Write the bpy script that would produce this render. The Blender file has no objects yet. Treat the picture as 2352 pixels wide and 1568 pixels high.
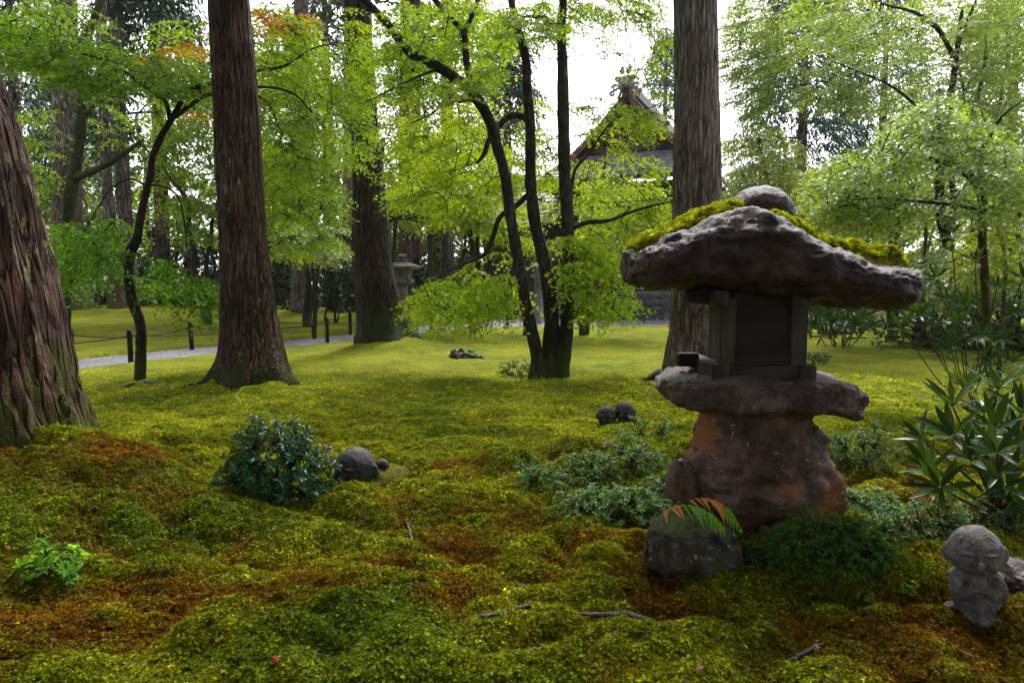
import bpy, bmesh, math, random
import numpy as np
from mathutils import Vector, Matrix

random.seed(7)
RNG = np.random.default_rng(11)
SC = bpy.context.scene
COL = SC.collection
R = math.radians

# ------------------------------------------------------------------ camera
CAM_H, PITCH, FPX = 1.4, 4.7, 1568.0          # FPX: focal length in pixels of a 2352-wide picture
cam_d = bpy.data.cameras.new('camera')
cam_d.lens = 24.0; cam_d.sensor_width = 36.0; cam_d.clip_start = 0.05; cam_d.clip_end = 600
cam = bpy.data.objects.new('camera', cam_d); COL.objects.link(cam)
cam.location = (0, 0, CAM_H); cam.rotation_euler = (R(90 - PITCH), 0, 0)
SC.camera = cam

# ------------------------------------------------------------------ light
SUN_EL, SUN_AZ = 52.0, 14.0                    # sun stands behind the garden, slightly right (azimuth from +Y towards +X)
w = bpy.data.worlds.new('World'); SC.world = w; w.use_nodes = True
nt = w.node_tree; nt.nodes.clear()
sky = nt.nodes.new('ShaderNodeTexSky'); sky.sky_type = 'NISHITA'; sky.sun_disc = False
sky.sun_elevation = R(SUN_EL); sky.sun_rotation = R(SUN_AZ)
sky.air_density = 1.0; sky.dust_density = 3.0; sky.ozone_density = 1.0
hs = nt.nodes.new('ShaderNodeHueSaturation'); hs.inputs['Saturation'].default_value = 0.22
bg = nt.nodes.new('ShaderNodeBackground'); bg.inputs['Strength'].default_value = 0.12
wo = nt.nodes.new('ShaderNodeOutputWorld')
nt.links.new(sky.outputs[0], hs.inputs['Color']); nt.links.new(hs.outputs[0], bg.inputs['Color']); nt.links.new(bg.outputs[0], wo.inputs[0])
sd = bpy.data.lights.new('sun', 'SUN'); sd.energy = 1.5; sd.angle = R(14); sd.color = (1.0, 0.96, 0.9)
sun = bpy.data.objects.new('sun', sd); COL.objects.link(sun)
_d = Vector((math.sin(R(SUN_AZ)) * math.cos(R(SUN_EL)), math.cos(R(SUN_AZ)) * math.cos(R(SUN_EL)), math.sin(R(SUN_EL))))
sun.rotation_euler = _d.to_track_quat('Z', 'Y').to_euler(); sun.location = (0, 20, 40)

vs = SC.view_settings
vs.view_transform = 'Standard'; vs.look = 'None'; vs.gamma = 1.0; vs.use_curve_mapping = False
vs.exposure = 1.9
SC.render.engine = 'CYCLES'
cy = SC.cycles
cy.use_denoising = True
cy.max_bounces = 7; cy.diffuse_bounces = 4; cy.glossy_bounces = 2; cy.transmission_bounces = 4; cy.transparent_max_bounces = 4
cy.caustics_reflective = False; cy.caustics_refractive = False
cy.sample_clamp_indirect = 6.0
cy.use_adaptive_sampling = True; cy.adaptive_threshold = 0.02

# ------------------------------------------------------------------ maths helpers
_cp, _sp = math.cos(R(PITCH)), math.sin(R(PITCH))
def PY(u, v, Y):
    """point on the pixel's line of sight at the plane y = Y (pixels of a 2352 x 1568 picture)"""
    a = (u - 1176) / FPX; b = (784 - v) / FPX
    d = Vector((a, _cp + b * _sp, -_sp + b * _cp)); t = Y / d.y
    return Vector((d.x * t, Y, CAM_H + d.z * t))
def G(u, v, z=0.0):
    a = (u - 1176) / FPX; b = (784 - v) / FPX
    d = Vector((a, _cp + b * _sp, -_sp + b * _cp)); t = (z - CAM_H) / d.z
    return Vector((d.x * t, d.y * t, z))
def sstep(a, b, x):
    t = np.clip((x - a) / (b - a), 0, 1); return t * t * (3 - 2 * t)
_LAT = RNG.random((64, 64, 64)).astype(np.float64)
def vnoise(x, y, z=0.0):
    x = np.asarray(x, float); y = np.asarray(y, float); z = np.asarray(z, float) + np.zeros_like(x)
    xi = np.floor(x).astype(int); yi = np.floor(y).astype(int); zi = np.floor(z).astype(int)
    fx = x - xi; fy = y - yi; fz = z - zi
    fx = fx * fx * (3 - 2 * fx); fy = fy * fy * (3 - 2 * fy); fz = fz * fz * (3 - 2 * fz)
    x0 = xi & 63; x1 = (xi + 1) & 63; y0 = yi & 63; y1 = (yi + 1) & 63; z0 = zi & 63; z1 = (zi + 1) & 63
    L = _LAT
    c00 = L[x0, y0, z0] * (1 - fx) + L[x1, y0, z0] * fx; c10 = L[x0, y1, z0] * (1 - fx) + L[x1, y1, z0] * fx
    c01 = L[x0, y0, z1] * (1 - fx) + L[x1, y0, z1] * fx; c11 = L[x0, y1, z1] * (1 - fx) + L[x1, y1, z1] * fx
    return ((c00 * (1 - fy) + c10 * fy) * (1 - fz) + (c01 * (1 - fy) + c11 * fy) * fz) * 2 - 1
def fbm(x, y, z=0.0, octaves=4, gain=0.5, lac=2.03):
    s = 0; a = 1.0; f = 1.0; n = 0
    for i in range(octaves):
        s = s + a * vnoise(np.asarray(x) * f + 17.3 * i, np.asarray(y) * f + 5.7 * i, np.asarray(z) * f + 9.1 * i); n += a; a *= gain; f *= lac
    return s / n

# ------------------------------------------------------------------ mesh helpers
def new_obj(name, me, parent=None, mat=None, loc=None):
    o = bpy.data.objects.new(name, me); COL.objects.link(o)
    if parent is not None: o.parent = parent
    if mat is not None and me is not None:
        me.materials.clear(); me.materials.append(mat)
    if loc is not None: o.location = loc
    return o
def mesh_np(name, V, faces, smooth=True, col=None):
    """V (n,3); faces: list of int arrays (m,3) and (m,4); col: (n,3) point colours"""
    me = bpy.data.meshes.new(name)
    V = np.asarray(V, np.float32)
    faces = [np.asarray(f, np.int32) for f in faces if len(f)]
    nl = sum(f.size for f in faces); npoly = sum(len(f) for f in faces)
    me.vertices.add(len(V)); me.vertices.foreach_set('co', V.ravel())
    me.loops.add(nl); me.loops.foreach_set('vertex_index', np.concatenate([f.ravel() for f in faces]))
    me.polygons.add(npoly)
    tot = np.concatenate([np.full(len(f), f.shape[1], np.int32) for f in faces])
    st = np.concatenate([[0], np.cumsum(tot)[:-1]]).astype(np.int32)
    me.polygons.foreach_set('loop_start', st)
    me.polygons.foreach_set('use_smooth', np.full(npoly, smooth, bool))
    if col is not None:
        ca = me.color_attributes.new('Col', 'FLOAT_COLOR', 'POINT')
        c4 = np.ones((len(V), 4), np.float32); c4[:, :3] = col
        ca.data.foreach_set('color', c4.ravel())
    me.update(calc_edges=True)
    return me
def thing(name, label, cat, loc=(0, 0, 0), group=None, rotz=0.0):
    o = bpy.data.objects.new(name, None); COL.objects.link(o); o.location = loc; o.rotation_euler = (0, 0, rotz)
    o.empty_display_size = 0.1
    return tag(o, label, cat, group)
def tag(o, label, cat, group=None, kind=None):
    if label: o['label'] = label
    if cat: o['category'] = cat
    if group: o['group'] = group
    if kind: o['kind'] = kind
    return o
def catmull(P, n):
    """resample control rows P (k,d) to n rows along a Catmull-Rom curve"""
    P = np.asarray(P, float)
    if len(P) < 3:
        t = np.linspace(0, 1, n)[:, None]; return P[0] * (1 - t) + P[-1] * t
    Q = np.vstack([2 * P[0] - P[1], P, 2 * P[-1] - P[-2]])
    seg = np.linalg.norm(np.diff(P[:, :3], axis=0), axis=1); cum = np.concatenate([[0], np.cumsum(seg)])
    s = np.linspace(0, cum[-1], n)
    i = np.clip(np.searchsorted(cum, s, side='right') - 1, 0, len(P) - 2)
    t = ((s - cum[i]) / np.maximum(seg[i], 1e-9))[:, None]
    p0, p1, p2, p3 = Q[i], Q[i + 1], Q[i + 2], Q[i + 3]
    return 0.5 * ((2 * p1) + (-p0 + p2) * t + (2 * p0 - 5 * p1 + 4 * p2 - p3) * t ** 2 + (-p0 + 3 * p1 - 3 * p2 + p3) * t ** 3)
class MB:
    """collects vertices and faces for one mesh"""
    def __init__(s): s.V = []; s.T = []; s.Q = []; s.C = []; s.n = 0; s.hascol = False
    def add(s, V, tris=None, quads=None, col=None):
        V = np.asarray(V, float).reshape(-1, 3)
        if tris is not None and len(tris): s.T.append(np.asarray(tris) + s.n)
        if quads is not None and len(quads): s.Q.append(np.asarray(quads) + s.n)
        s.V.append(V); s.n += len(V)
        if col is not None: s.hascol = True; s.C.append(np.broadcast_to(np.asarray(col, float), (len(V), 3)))
        return s
    def tube(s, path, rad, sides=6, cap=True):
        P = np.asarray(path, float); n = len(P); rad = np.broadcast_to(np.asarray(rad, float), (n,))
        T = np.gradient(P, axis=0); T /= np.maximum(np.linalg.norm(T, axis=1, keepdims=True), 1e-9)
        ref = np.array([0, 0, 1.0]) if abs(T[:, 2]).mean() < 0.8 else np.array([1.0, 0, 0])
        A = np.cross(T, ref); A /= np.maximum(np.linalg.norm(A, axis=1, keepdims=True), 1e-9)
        B = np.cross(T, A)
        a = np.linspace(0, 2 * np.pi, sides, endpoint=False)
        V = P[:, None] + rad[:, None, None] * (np.cos(a)[None, :, None] * A[:, None] + np.sin(a)[None, :, None] * B[:, None])
        i = np.arange(n - 1)[:, None] * sides; j = np.arange(sides)[None]; k = (j + 1) % sides
        q = np.stack([i + j, i + k, i + sides + k, i + sides + j], -1).reshape(-1, 4)
        V = V.reshape(-1, 3); t = None
        if cap:
            V = np.vstack([V, P[0], P[-1]]); b = n * sides
            jj = np.arange(sides); kk = (jj + 1) % sides
            t = np.vstack([np.stack([np.full(sides, b), kk, jj], 1), np.stack([np.full(sides, b + 1), (n - 1) * sides + jj, (n - 1) * sides + kk], 1)])
        return s.add(V, t, q)
    def box(s, c, d, rz=0.0):
        c = np.asarray(c, float); d = np.asarray(d, float) / 2
        sg = np.array([[-1, -1, -1], [1, -1, -1], [1, 1, -1], [-1, 1, -1], [-1, -1, 1], [1, -1, 1], [1, 1, 1], [-1, 1, 1]], float) * d
        if rz:
            cz, sz = math.cos(rz), math.sin(rz); sg = np.stack([sg[:, 0] * cz - sg[:, 1] * sz, sg[:, 0] * sz + sg[:, 1] * cz, sg[:, 2]], 1)
        return s.add(sg + c, None, [[0, 3, 2, 1], [4, 5, 6, 7], [0, 1, 5, 4], [1, 2, 6, 5], [2, 3, 7, 6], [3, 0, 4, 7]])
    def mesh(s, name, smooth=True):
        V = np.vstack(s.V); F = []
        if s.T: F.append(np.vstack(s.T))
        if s.Q: F.append(np.vstack(s.Q))
        return mesh_np(name, V, F, smooth, np.vstack(s.C) if s.hascol else None)
    def build(s, name, mat, parent=None, smooth=True): return new_obj(name, s.mesh(name, smooth), parent, mat)
def bevel_box(name, c, d, mat, parent=None, bev=0.012, rot=(0, 0, 0), jitter=0.0, seg=2):
    bm = bmesh.new(); bmesh.ops.create_cube(bm, size=1.0)
    for v in bm.verts: v.co = Vector((v.co.x * d[0], v.co.y * d[1], v.co.z * d[2]))
    if bev: bmesh.ops.bevel(bm, geom=list(bm.edges), offset=bev, segments=seg, affect='EDGES')
    if jitter:
        for v in bm.verts: v.co += Vector((random.uniform(-1, 1), random.uniform(-1, 1), random.uniform(-1, 1))) * jitter
    me = bpy.data.meshes.new(name); bm.to_mesh(me); bm.free()
    o = new_obj(name, me, parent, mat, c); o.rotation_euler = rot
    return o
def grid_faces(n, m, wrap=False):
    i = np.arange(n - 1)[:, None]; j = np.arange(m if wrap else m - 1)[None]; k = (j + 1) % m
    return np.stack([i * m + j, i * m + k, (i + 1) * m + k, (i + 1) * m + j], -1).reshape(-1, 4)

# ------------------------------------------------------------------ materials
def mat(name):
    m = bpy.data.materials.new(name); m.use_nodes = True; nt = m.node_tree; nt.nodes.clear()
    return m, nt, nt.nodes, nt.links
def N(nodes, t, **kw):
    n = nodes.new(t)
    for k, v in kw.items():
        if k in n.inputs: n.inputs[k].default_value = v
        else: setattr(n, k, v)
    return n
def ramp(nodes, stops, interp='LINEAR'):
    r = nodes.new('ShaderNodeValToRGB'); e = r.color_ramp.elements; r.color_ramp.interpolation = interp
    while len(e) > 1: e.remove(e[-1])
    e[0].position = stops[0][0]; e[0].color = (*stops[0][1], 1)
    for p, c in stops[1:]:
        x = e.new(p); x.color = (*c, 1)
    return r
def g3(v): return (v, v, v)
def coords(nodes, links, kind='Object', scale=(1, 1, 1)):
    if kind == 'World': src = nodes.new('ShaderNodeNewGeometry').outputs['Position']
    else: src = nodes.new('ShaderNodeTexCoord').outputs[kind]
    mp = nodes.new('ShaderNodeMapping'); mp.inputs['Scale'].default_value = scale; links.new(src, mp.inputs[0]); return mp.outputs[0]
def noise(nodes, links, co, scale, detail=4, rough=0.55, dist=0.0):
    n = nodes.new('ShaderNodeTexNoise'); n.inputs['Scale'].default_value = scale; n.inputs['Detail'].default_value = detail
    n.inputs['Roughness'].default_value = rough; n.inputs['Distortion'].default_value = dist; links.new(co, n.inputs['Vector']); return n.outputs['Fac']
def mixc(nodes, links, fac, a, b, mode='MIX'):
    m = nodes.new('ShaderNodeMix'); m.data_type = 'RGBA'; m.blend_type = mode
    for sock, val in ((m.inputs[0], fac), (m.inputs[6], a), (m.inputs[7], b)):
        if hasattr(val, 'is_linked') or hasattr(val, 'links'): links.new(val, sock)
        elif isinstance(val, (int, float)): sock.default_value = val
        else: sock.default_value = (*val, 1)
    return m.outputs[2]
def finish(m, nodes, links, color, rough=0.8, bump=None, bstr=0.5, bdist=0.02, spec=0.3, roughsock=None):
    p = nodes.new('ShaderNodeBsdfPrincipled'); o = nodes.new('ShaderNodeOutputMaterial')
    if hasattr(color, 'links'): links.new(color, p.inputs['Base Color'])
    else: p.inputs['Base Color'].default_value = (*color, 1)
    p.inputs['Roughness'].default_value = rough; p.inputs['Specular IOR Level'].default_value = spec
    if roughsock is not None: links.new(roughsock, p.inputs['Roughness'])
    if bump is not None:
        b = nodes.new('ShaderNodeBump'); b.inputs['Strength'].default_value = bstr; b.inputs['Distance'].default_value = bdist
        links.new(bump, b.inputs['Height']); links.new(b.outputs[0], p.inputs['Normal'])
    links.new(p.outputs[0], o.inputs[0]); return m
def m_moss(name):
    m, nt, nd, lk = mat(name)
    co = coords(nd, lk, 'World'); fine = noise(nd, lk, co, 48, 3, 0.7)
    at = N(nd, 'ShaderNodeAttribute', attribute_name='Col')
    fr = ramp(nd, [(0.25, g3(0.45)), (0.5, g3(1.0)), (0.75, g3(1.5))]); lk.new(fine, fr.inputs[0])
    mid = noise(nd, lk, co, 11, 4, 0.6); hb = N(nd, 'ShaderNodeMath', operation='MULTIPLY_ADD'); lk.new(mid, hb.inputs[0]); hb.inputs[1].default_value = 2.2; lk.new(fine, hb.inputs[2])
    return finish(m, nd, lk, mixc(nd, lk, 1.0, at.outputs['Color'], fr.outputs[0], 'MULTIPLY'), 0.95, hb.outputs[0], 1.0, 0.09, 0.1)
def m_tuft(name, tr=0.4):
    m, nt, nd, lk = mat(name)
    at = N(nd, 'ShaderNodeAttribute', attribute_name='Col', attribute_type='INSTANCER')
    a2 = N(nd, 'ShaderNodeAttribute', attribute_name='Col')
    cc = mixc(nd, lk, 1.0, at.outputs['Color'], a2.outputs['Color'], 'MULTIPLY')
    d = N(nd, 'ShaderNodeBsdfDiffuse'); t = N(nd, 'ShaderNodeBsdfTranslucent'); lk.new(cc, d.inputs['Color']); lk.new(cc, t.inputs['Color'])
    mx = N(nd, 'ShaderNodeMixShader'); mx.inputs[0].default_value = tr; lk.new(d.outputs[0], mx.inputs[1]); lk.new(t.outputs[0], mx.inputs[2])
    o = N(nd, 'ShaderNodeOutputMaterial'); lk.new(mx.outputs[0], o.inputs[0]); return m
def lerp3(a, b, t): return np.asarray(a)[None] * (1 - t[:, None]) + np.asarray(b)[None] * t[:, None]
def mosscol(x, y):
    """moss colour, browner in front, with foreground shade painted in: green to yellow cushions, rust brown patches mostly on the near slope"""
    g = fbm(x * 1.5, y * 1.9, 4.4, 4) * 1.6
    c = lerp3((0.08, 0.10, 0.006), (0.15, 0.165, 0.008), sstep(-0.6, 0.1, g)); k = sstep(0.0, 0.75, g)[:, None]
    c = c * (1 - k) + np.array([[0.23, 0.235, 0.011]]) * k
    fy = sstep(4.0, 9, y)[:, None] * 0.8; c = c * (1 - fy) + lerp3((0.23, 0.27, 0.014), (0.34, 0.365, 0.02), sstep(-0.5, 0.5, g)) * fy  # brighter with distance: foreground shade and mid-lawn light put into the colour
    r = fbm(x * 1.5 + 20, y * 1.7 + 3, 9.9, 5, 0.65) * 1.25 + np.interp(y, [2.2, 3.6, 5.2, 8], [0.34, 0.22, -0.04, -0.6]) + 0.35 * np.exp(-((x + 2.4) / .9) ** 2 - ((y - 3.9) / .5) ** 2) + 0.3 * np.exp(-((x - 2.0) / 1.1) ** 2 - ((y - 2.7) / .5) ** 2)
    r = r + 0.9 * (0.22 - np.abs(vnoise(x / 0.19 + 9, y / 0.14, 1.3))) + 1.1 * (0.2 - np.abs(fbm(x / 0.55 + 40, y / 0.38, 7.7, 2))) + 0.3 * vnoise(x * 5, y * 6, 3.3) + 0.22 * vnoise(x * 15, y * 17, 8.3); k = sstep(-0.15, 0.75, r)[:, None] * 0.92; v = 0.5 + 0.5 * vnoise(x * 6, y * 6, 1.7)
    c = c * (1 - k) + lerp3((0.07, 0.024, 0.004), (0.17, 0.078, 0.007), v) * k
    k = sstep(0.2, 0.6, fbm(x * 1.3 + 7, y * 1.3 + 50, 2.0, 4) * 1.5)[:, None] * 0.3
    c = c * (1 - k) + np.array([[0.07, 0.14, 0.010]]) * k
    k = np.maximum(sstep(33, 38, y), sstep(24, 27, np.abs(x)))[:, None]        # bare forest floor beyond the garden
    return c * (1 - k) + np.array([[0.035, 0.03, 0.015]]) * k
def m_leaf(name, trans=0.42, gloss=0.5, rough=0.32):
    m, nt, nd, lk = mat(name)
    at = N(nd, 'ShaderNodeAttribute', attribute_name='Col')
    d = N(nd, 'ShaderNodeBsdfDiffuse'); t = N(nd, 'ShaderNodeBsdfTranslucent'); g = N(nd, 'ShaderNodeBsdfGlossy', Roughness=rough)
    lk.new(at.outputs['Color'], d.inputs['Color'])
    tc = mixc(nd, lk, 1.0, at.outputs['Color'], (2.5, 2.15, 0.5), 'MULTIPLY'); lk.new(tc, t.inputs['Color'])
    m1 = N(nd, 'ShaderNodeMixShader'); m1.inputs[0].default_value = trans; lk.new(d.outputs[0], m1.inputs[1]); lk.new(t.outputs[0], m1.inputs[2])
    fr = N(nd, 'ShaderNodeFresnel', IOR=1.45); mu = N(nd, 'ShaderNodeMath', operation='MULTIPLY'); mu.inputs[1].default_value = gloss; lk.new(fr.outputs[0], mu.inputs[0])
    m2 = N(nd, 'ShaderNodeMixShader'); lk.new(mu.outputs[0], m2.inputs[0]); lk.new(m1.outputs[0], m2.inputs[1]); lk.new(g.outputs[0], m2.inputs[2])
    o = N(nd, 'ShaderNodeOutputMaterial'); lk.new(m2.outputs[0], o.inputs[0]); return m
def m_bark(name, c0, c1, c2, lichen=None, lam=0.62, moss=None, rough=0.85, zs=0.085, sc=24.0, bd=0.03, mz=0.6, mlim=0.56, strips=True, lichsc=22):
    """stringy bark: strips with dark cracks run along the trunk; pale lichen flecks; moss near the foot"""
    m, nt, nd, lk = mat(name)
    co = coords(nd, lk, 'Object', (1, 1, zs)); co1 = coords(nd, lk, 'Object', (1, 1, 0.35)); co0 = coords(nd, lk, 'Object')
    st = noise(nd, lk, co, sc, 5, 0.65); st2 = noise(nd, lk, co, sc * 4.0, 3, 0.6); big = noise(nd, lk, co0, 1.3, 4)
    mx = N(nd, 'ShaderNodeMath', operation='MULTIPLY_ADD'); lk.new(big, mx.inputs[0]); mx.inputs[1].default_value = 0.7; lk.new(st, mx.inputs[2])
    r = ramp(nd, [(0.62, c0), (0.85, c1), (1.06, c2)]); lk.new(mx.outputs[0], r.inputs[0]); col = r.outputs[0]
    r2 = ramp(nd, [(0.3, g3(0.5)), (0.65, g3(1.25))]); lk.new(st2, r2.inputs[0]); col = mixc(nd, lk, 1.0, col, r2.outputs[0], 'MULTIPLY')
    hb = N(nd, 'ShaderNodeMath', operation='MULTIPLY_ADD'); lk.new(st2, hb.inputs[0]); hb.inputs[1].default_value = 0.4; lk.new(st, hb.inputs[2]); bump = hb.outputs[0]
    if strips:
        wv = N(nd, 'ShaderNodeTexNoise', Scale=3.0, Detail=3.0); lk.new(co1, wv.inputs['Vector'])
        va = N(nd, 'ShaderNodeVectorMath', operation='MULTIPLY_ADD'); lk.new(wv.outputs['Color'], va.inputs[0]); va.inputs[1].default_value = (0.10, 0.10, 0.03); lk.new(co, va.inputs[2])
        vo = N(nd, 'ShaderNodeTexVoronoi', Scale=sc * 0.85, feature='DISTANCE_TO_EDGE'); lk.new(va.outputs[0], vo.inputs['Vector'])
        gr = ramp(nd, [(0.0, g3(0.22)), (0.10, g3(0.8)), (0.3, g3(1.1))]); lk.new(vo.outputs['Distance'], gr.inputs[0]); col = mixc(nd, lk, 1.0, col, gr.outputs[0], 'MULTIPLY')
        gh = ramp(nd, [(0.0, g3(0)), (0.22, g3(1))]); lk.new(vo.outputs['Distance'], gh.inputs[0])
        h2 = N(nd, 'ShaderNodeMath', operation='MULTIPLY_ADD'); lk.new(gh.outputs[0], h2.inputs[0]); h2.inputs[1].default_value = 0.9; lk.new(bump, h2.inputs[2]); bump = h2.outputs[0]
    if lichen:
        l = noise(nd, lk, co1, lichsc, 6, 0.72); lr = ramp(nd, [(lam, g3(0)), (lam + 0.05, g3(1))]); lk.new(l, lr.inputs[0])
        br = ramp(nd, [(0.42, g3(0)), (0.6, g3(0.9))]); lk.new(noise(nd, lk, co0, 1.9, 4), br.inputs[0])
        mm = mixc(nd, lk, 1.0, lr.outputs[0], br.outputs[0], 'MULTIPLY'); col = mixc(nd, lk, mm, col, lichen)
    if moss:
        tc = N(nd, 'ShaderNodeTexCoord'); sp = N(nd, 'ShaderNodeSeparateXYZ'); lk.new(tc.outputs['Object'], sp.inputs[0])
        mr = N(nd, 'ShaderNodeMapRange'); mr.inputs[1].default_value = 0.0; mr.inputs[2].default_value = mz; mr.inputs[3].default_value = 0.22; mr.inputs[4].default_value = -0.08; lk.new(sp.outputs[2], mr.inputs[0])
        n = noise(nd, lk, co1, 7, 7, 0.75); ad = N(nd, 'ShaderNodeMath', operation='ADD'); lk.new(n, ad.inputs[0]); lk.new(mr.outputs[0], ad.inputs[1])
        rr = ramp(nd, [(mlim, g3(0)), (mlim + .06, g3(1))]); lk.new(ad.outputs[0], rr.inputs[0])
        mf = noise(nd, lk, co0, 70, 3, .7); mc_ = ramp(nd, [(.3, tuple(x * .35 for x in moss)), (.7, tuple(x * 1.5 for x in moss))]); lk.new(mf, mc_.inputs[0]); col = mixc(nd, lk, rr.outputs[0], col, mc_.outputs[0])
    return finish(m, nd, lk, col, rough, bump, 1.0, bd, 0.25)
def m_rock(name, cols, sc=6.0, spots=None, spotlim=0.66, rust=None, rustlim=0.58, rough=0.6, moss_top=None, bd=0.03, spec=0.4):
    m, nt, nd, lk = mat(name)
    co = coords(nd, lk, 'Object'); a = noise(nd, lk, co, sc, 8, 0.68, 0.5); b = noise(nd, lk, co, sc * 7, 5, 0.7)
    r = ramp(nd, [(0.3, cols[0]), (0.5, cols[1]), (0.7, cols[2])]); lk.new(a, r.inputs[0]); col = r.outputs[0]
    r2 = ramp(nd, [(0.3, g3(0.6)), (0.7, g3(1.3))]); lk.new(b, r2.inputs[0]); col = mixc(nd, lk, 1.0, col, r2.outputs[0], 'MULTIPLY')
    if rust:
        c = noise(nd, lk, co, sc * 0.45, 5, 0.6, 0.3); rr = ramp(nd, [(rustlim, g3(0)), (rustlim + 0.08, g3(0.9))]); lk.new(c, rr.inputs[0]); col = mixc(nd, lk, rr.outputs[0], col, rust)
    if spots:
        c = noise(nd, lk, co, sc * 3.0, 6, 0.7); rr = ramp(nd, [(spotlim, g3(0)), (spotlim + 0.04, g3(0.9))]); lk.new(c, rr.inputs[0]); col = mixc(nd, lk, rr.outputs[0], col, spots)
    if moss_top:
        ge = N(nd, 'ShaderNodeNewGeometry'); sp = N(nd, 'ShaderNodeSeparateXYZ'); lk.new(ge.outputs['Normal'], sp.inputs[0])
        n = noise(nd, lk, co, sc * 0.9, 5, 0.6); mu = N(nd, 'ShaderNodeMath', operation='MULTIPLY_ADD'); lk.new(sp.outputs[2], mu.inputs[0]); mu.inputs[1].default_value = 0.35; lk.new(n, mu.inputs[2])
        rr = ramp(nd, [(moss_top[1], g3(0)), (moss_top[1] + 0.08, g3(1))]); lk.new(mu.outputs[0], rr.inputs[0]); col = mixc(nd, lk, rr.outputs[0], col, moss_top[0])
    ad = N(nd, 'ShaderNodeMath', operation='MULTIPLY_ADD'); lk.new(b, ad.inputs[0]); ad.inputs[1].default_value = 0.5; lk.new(a, ad.inputs[2])
    return finish(m, nd, lk, col, rough, ad.outputs[0], 0.8, bd, spec)
def m_wood(name, c0, c1, sc=12, axis=(1, 1, 0.08), rough=0.75, bd=0.006):
    m, nt, nd, lk = mat(name); co = coords(nd, lk, 'Object', axis); a = noise(nd, lk, co, sc, 6, 0.6); co2 = coords(nd, lk, 'Object'); b = noise(nd, lk, co2, 3.0, 4)
    r = ramp(nd, [(0.3, c0), (0.7, c1)]); lk.new(a, r.inputs[0]); r2 = ramp(nd, [(0.3, g3(0.6)), (0.7, g3(1.25))]); lk.new(b, r2.inputs[0])
    return finish(m, nd, lk, mixc(nd, lk, 1.0, r.outputs[0], r2.outputs[0], 'MULTIPLY'), rough, a, 0.6, bd, 0.3)
def m_gravel(name):
    m, nt, nd, lk = mat(name); co = coords(nd, lk, 'World')
    v = N(nd, 'ShaderNodeTexVoronoi', Scale=26.0); lk.new(co, v.inputs['Vector'])
    sp = N(nd, 'ShaderNodeSeparateColor'); lk.new(v.outputs['Color'], sp.inputs[0])
    r = ramp(nd, [(0.0, (0.06, 0.06, 0.075)), (0.5, (0.14, 0.138, 0.16)), (1.0, (0.27, 0.265, 0.285))]); lk.new(sp.outputs[0], r.inputs[0])
    n = noise(nd, lk, co, 1.2, 5); r2 = ramp(nd, [(0.3, g3(0.7)), (0.7, g3(1.15))]); lk.new(n, r2.inputs[0])
    inv = N(nd, 'ShaderNodeMath', operation='SUBTRACT'); inv.inputs[0].default_value = 1.0; lk.new(v.outputs['Distance'], inv.inputs[1])
    return finish(m, nd, lk, mixc(nd, lk, 1.0, r.outputs[0], r2.outputs[0], 'MULTIPLY'), 0.7, inv.outputs[0], 1.0, 0.03, 0.3)
def m_plain(name, c, rough=0.6, var=0.25, sc=8.0, spec=0.4):
    m, nt, nd, lk = mat(name); co = coords(nd, lk, 'Object'); a = noise(nd, lk, co, sc, 5)
    r = ramp(nd, [(0.3, tuple(x * (1 - var) for x in c)), (0.7, tuple(min(1, x * (1 + var)) for x in c))]); lk.new(a, r.inputs[0])
    return finish(m, nd, lk, r.outputs[0], rough, a, 0.3, 0.004, spec)

M = {}
M['moss'] = m_moss('moss_ground'); M['tuft'] = m_tuft('moss_shoot')
M['leaf'] = m_leaf('leaf_maple', 0.55, 0.14, 0.4)
M['leafwet'] = m_leaf('leaf_wet', 0.48, 0.42, 0.42)
M['leafdark'] = m_leaf('leaf_dark', 0.2, 0.45, 0.3)
M['conifer'] = m_leaf('leaf_conifer', 0.15, 0.35, 0.45)
M['cedar'] = m_bark('bark_cedar', (0.03, 0.015, 0.011), (0.10, 0.05, 0.035), (0.20, 0.125, 0.095), (0.30, 0.31, 0.26), 0.58, (0.04, 0.055, 0.008), mz=0.45)
M['cedardark'] = m_bark('bark_cedar_dark', (0.014, 0.009, 0.006), (0.045, 0.028, 0.018), (0.085, 0.056, 0.036), (0.2, 0.21, 0.15), 0.66, (0.03, 0.042, 0.008), mz=1.3)
M['cedarfore'] = m_bark('bark_cedar_mossy', (0.022, 0.011, 0.008), (0.085, 0.036, 0.024), (0.16, 0.085, 0.06), (0.28, 0.27, 0.13), 0.53, (0.07, 0.075, 0.012), sc=17, mz=1.2, mlim=.60, lichsc=14, bd=.05)
M['cedargrey'] = m_bark('bark_cedar_grey', (0.10, 0.072, 0.062), (0.21, 0.16, 0.145), (0.34, 0.285, 0.27), (0.36, 0.42, 0.39), 0.60, (0.04, 0.055, 0.01), mz=0.3)
M['cedarlichen'] = m_bark('bark_cedar_lichen', (0.05, 0.035, 0.03), (0.13, 0.09, 0.075), (0.22, 0.17, 0.15), (0.36, 0.37, 0.34), 0.53, (0.06, 0.08, 0.015), mz=0.7, sc=14, lichsc=10)
M['maplebark'] = m_bark('bark_maple', (0.010, 0.009, 0.008), (0.028, 0.024, 0.02), (0.06, 0.052, 0.045), (0.22, 0.23, 0.20), 0.60, (0.045, 0.055, 0.012), zs=0.5, sc=14, bd=0.012, mz=0.8, strips=False)
M['maplebarklight'] = m_bark('bark_maple_light', (0.02, 0.017, 0.014), (0.05, 0.042, 0.034), (0.10, 0.09, 0.075), (0.3, 0.31, 0.28), 0.55, (0.05, 0.06, 0.014), zs=0.5, sc=14, bd=0.012, mz=0.8, strips=False)
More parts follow.
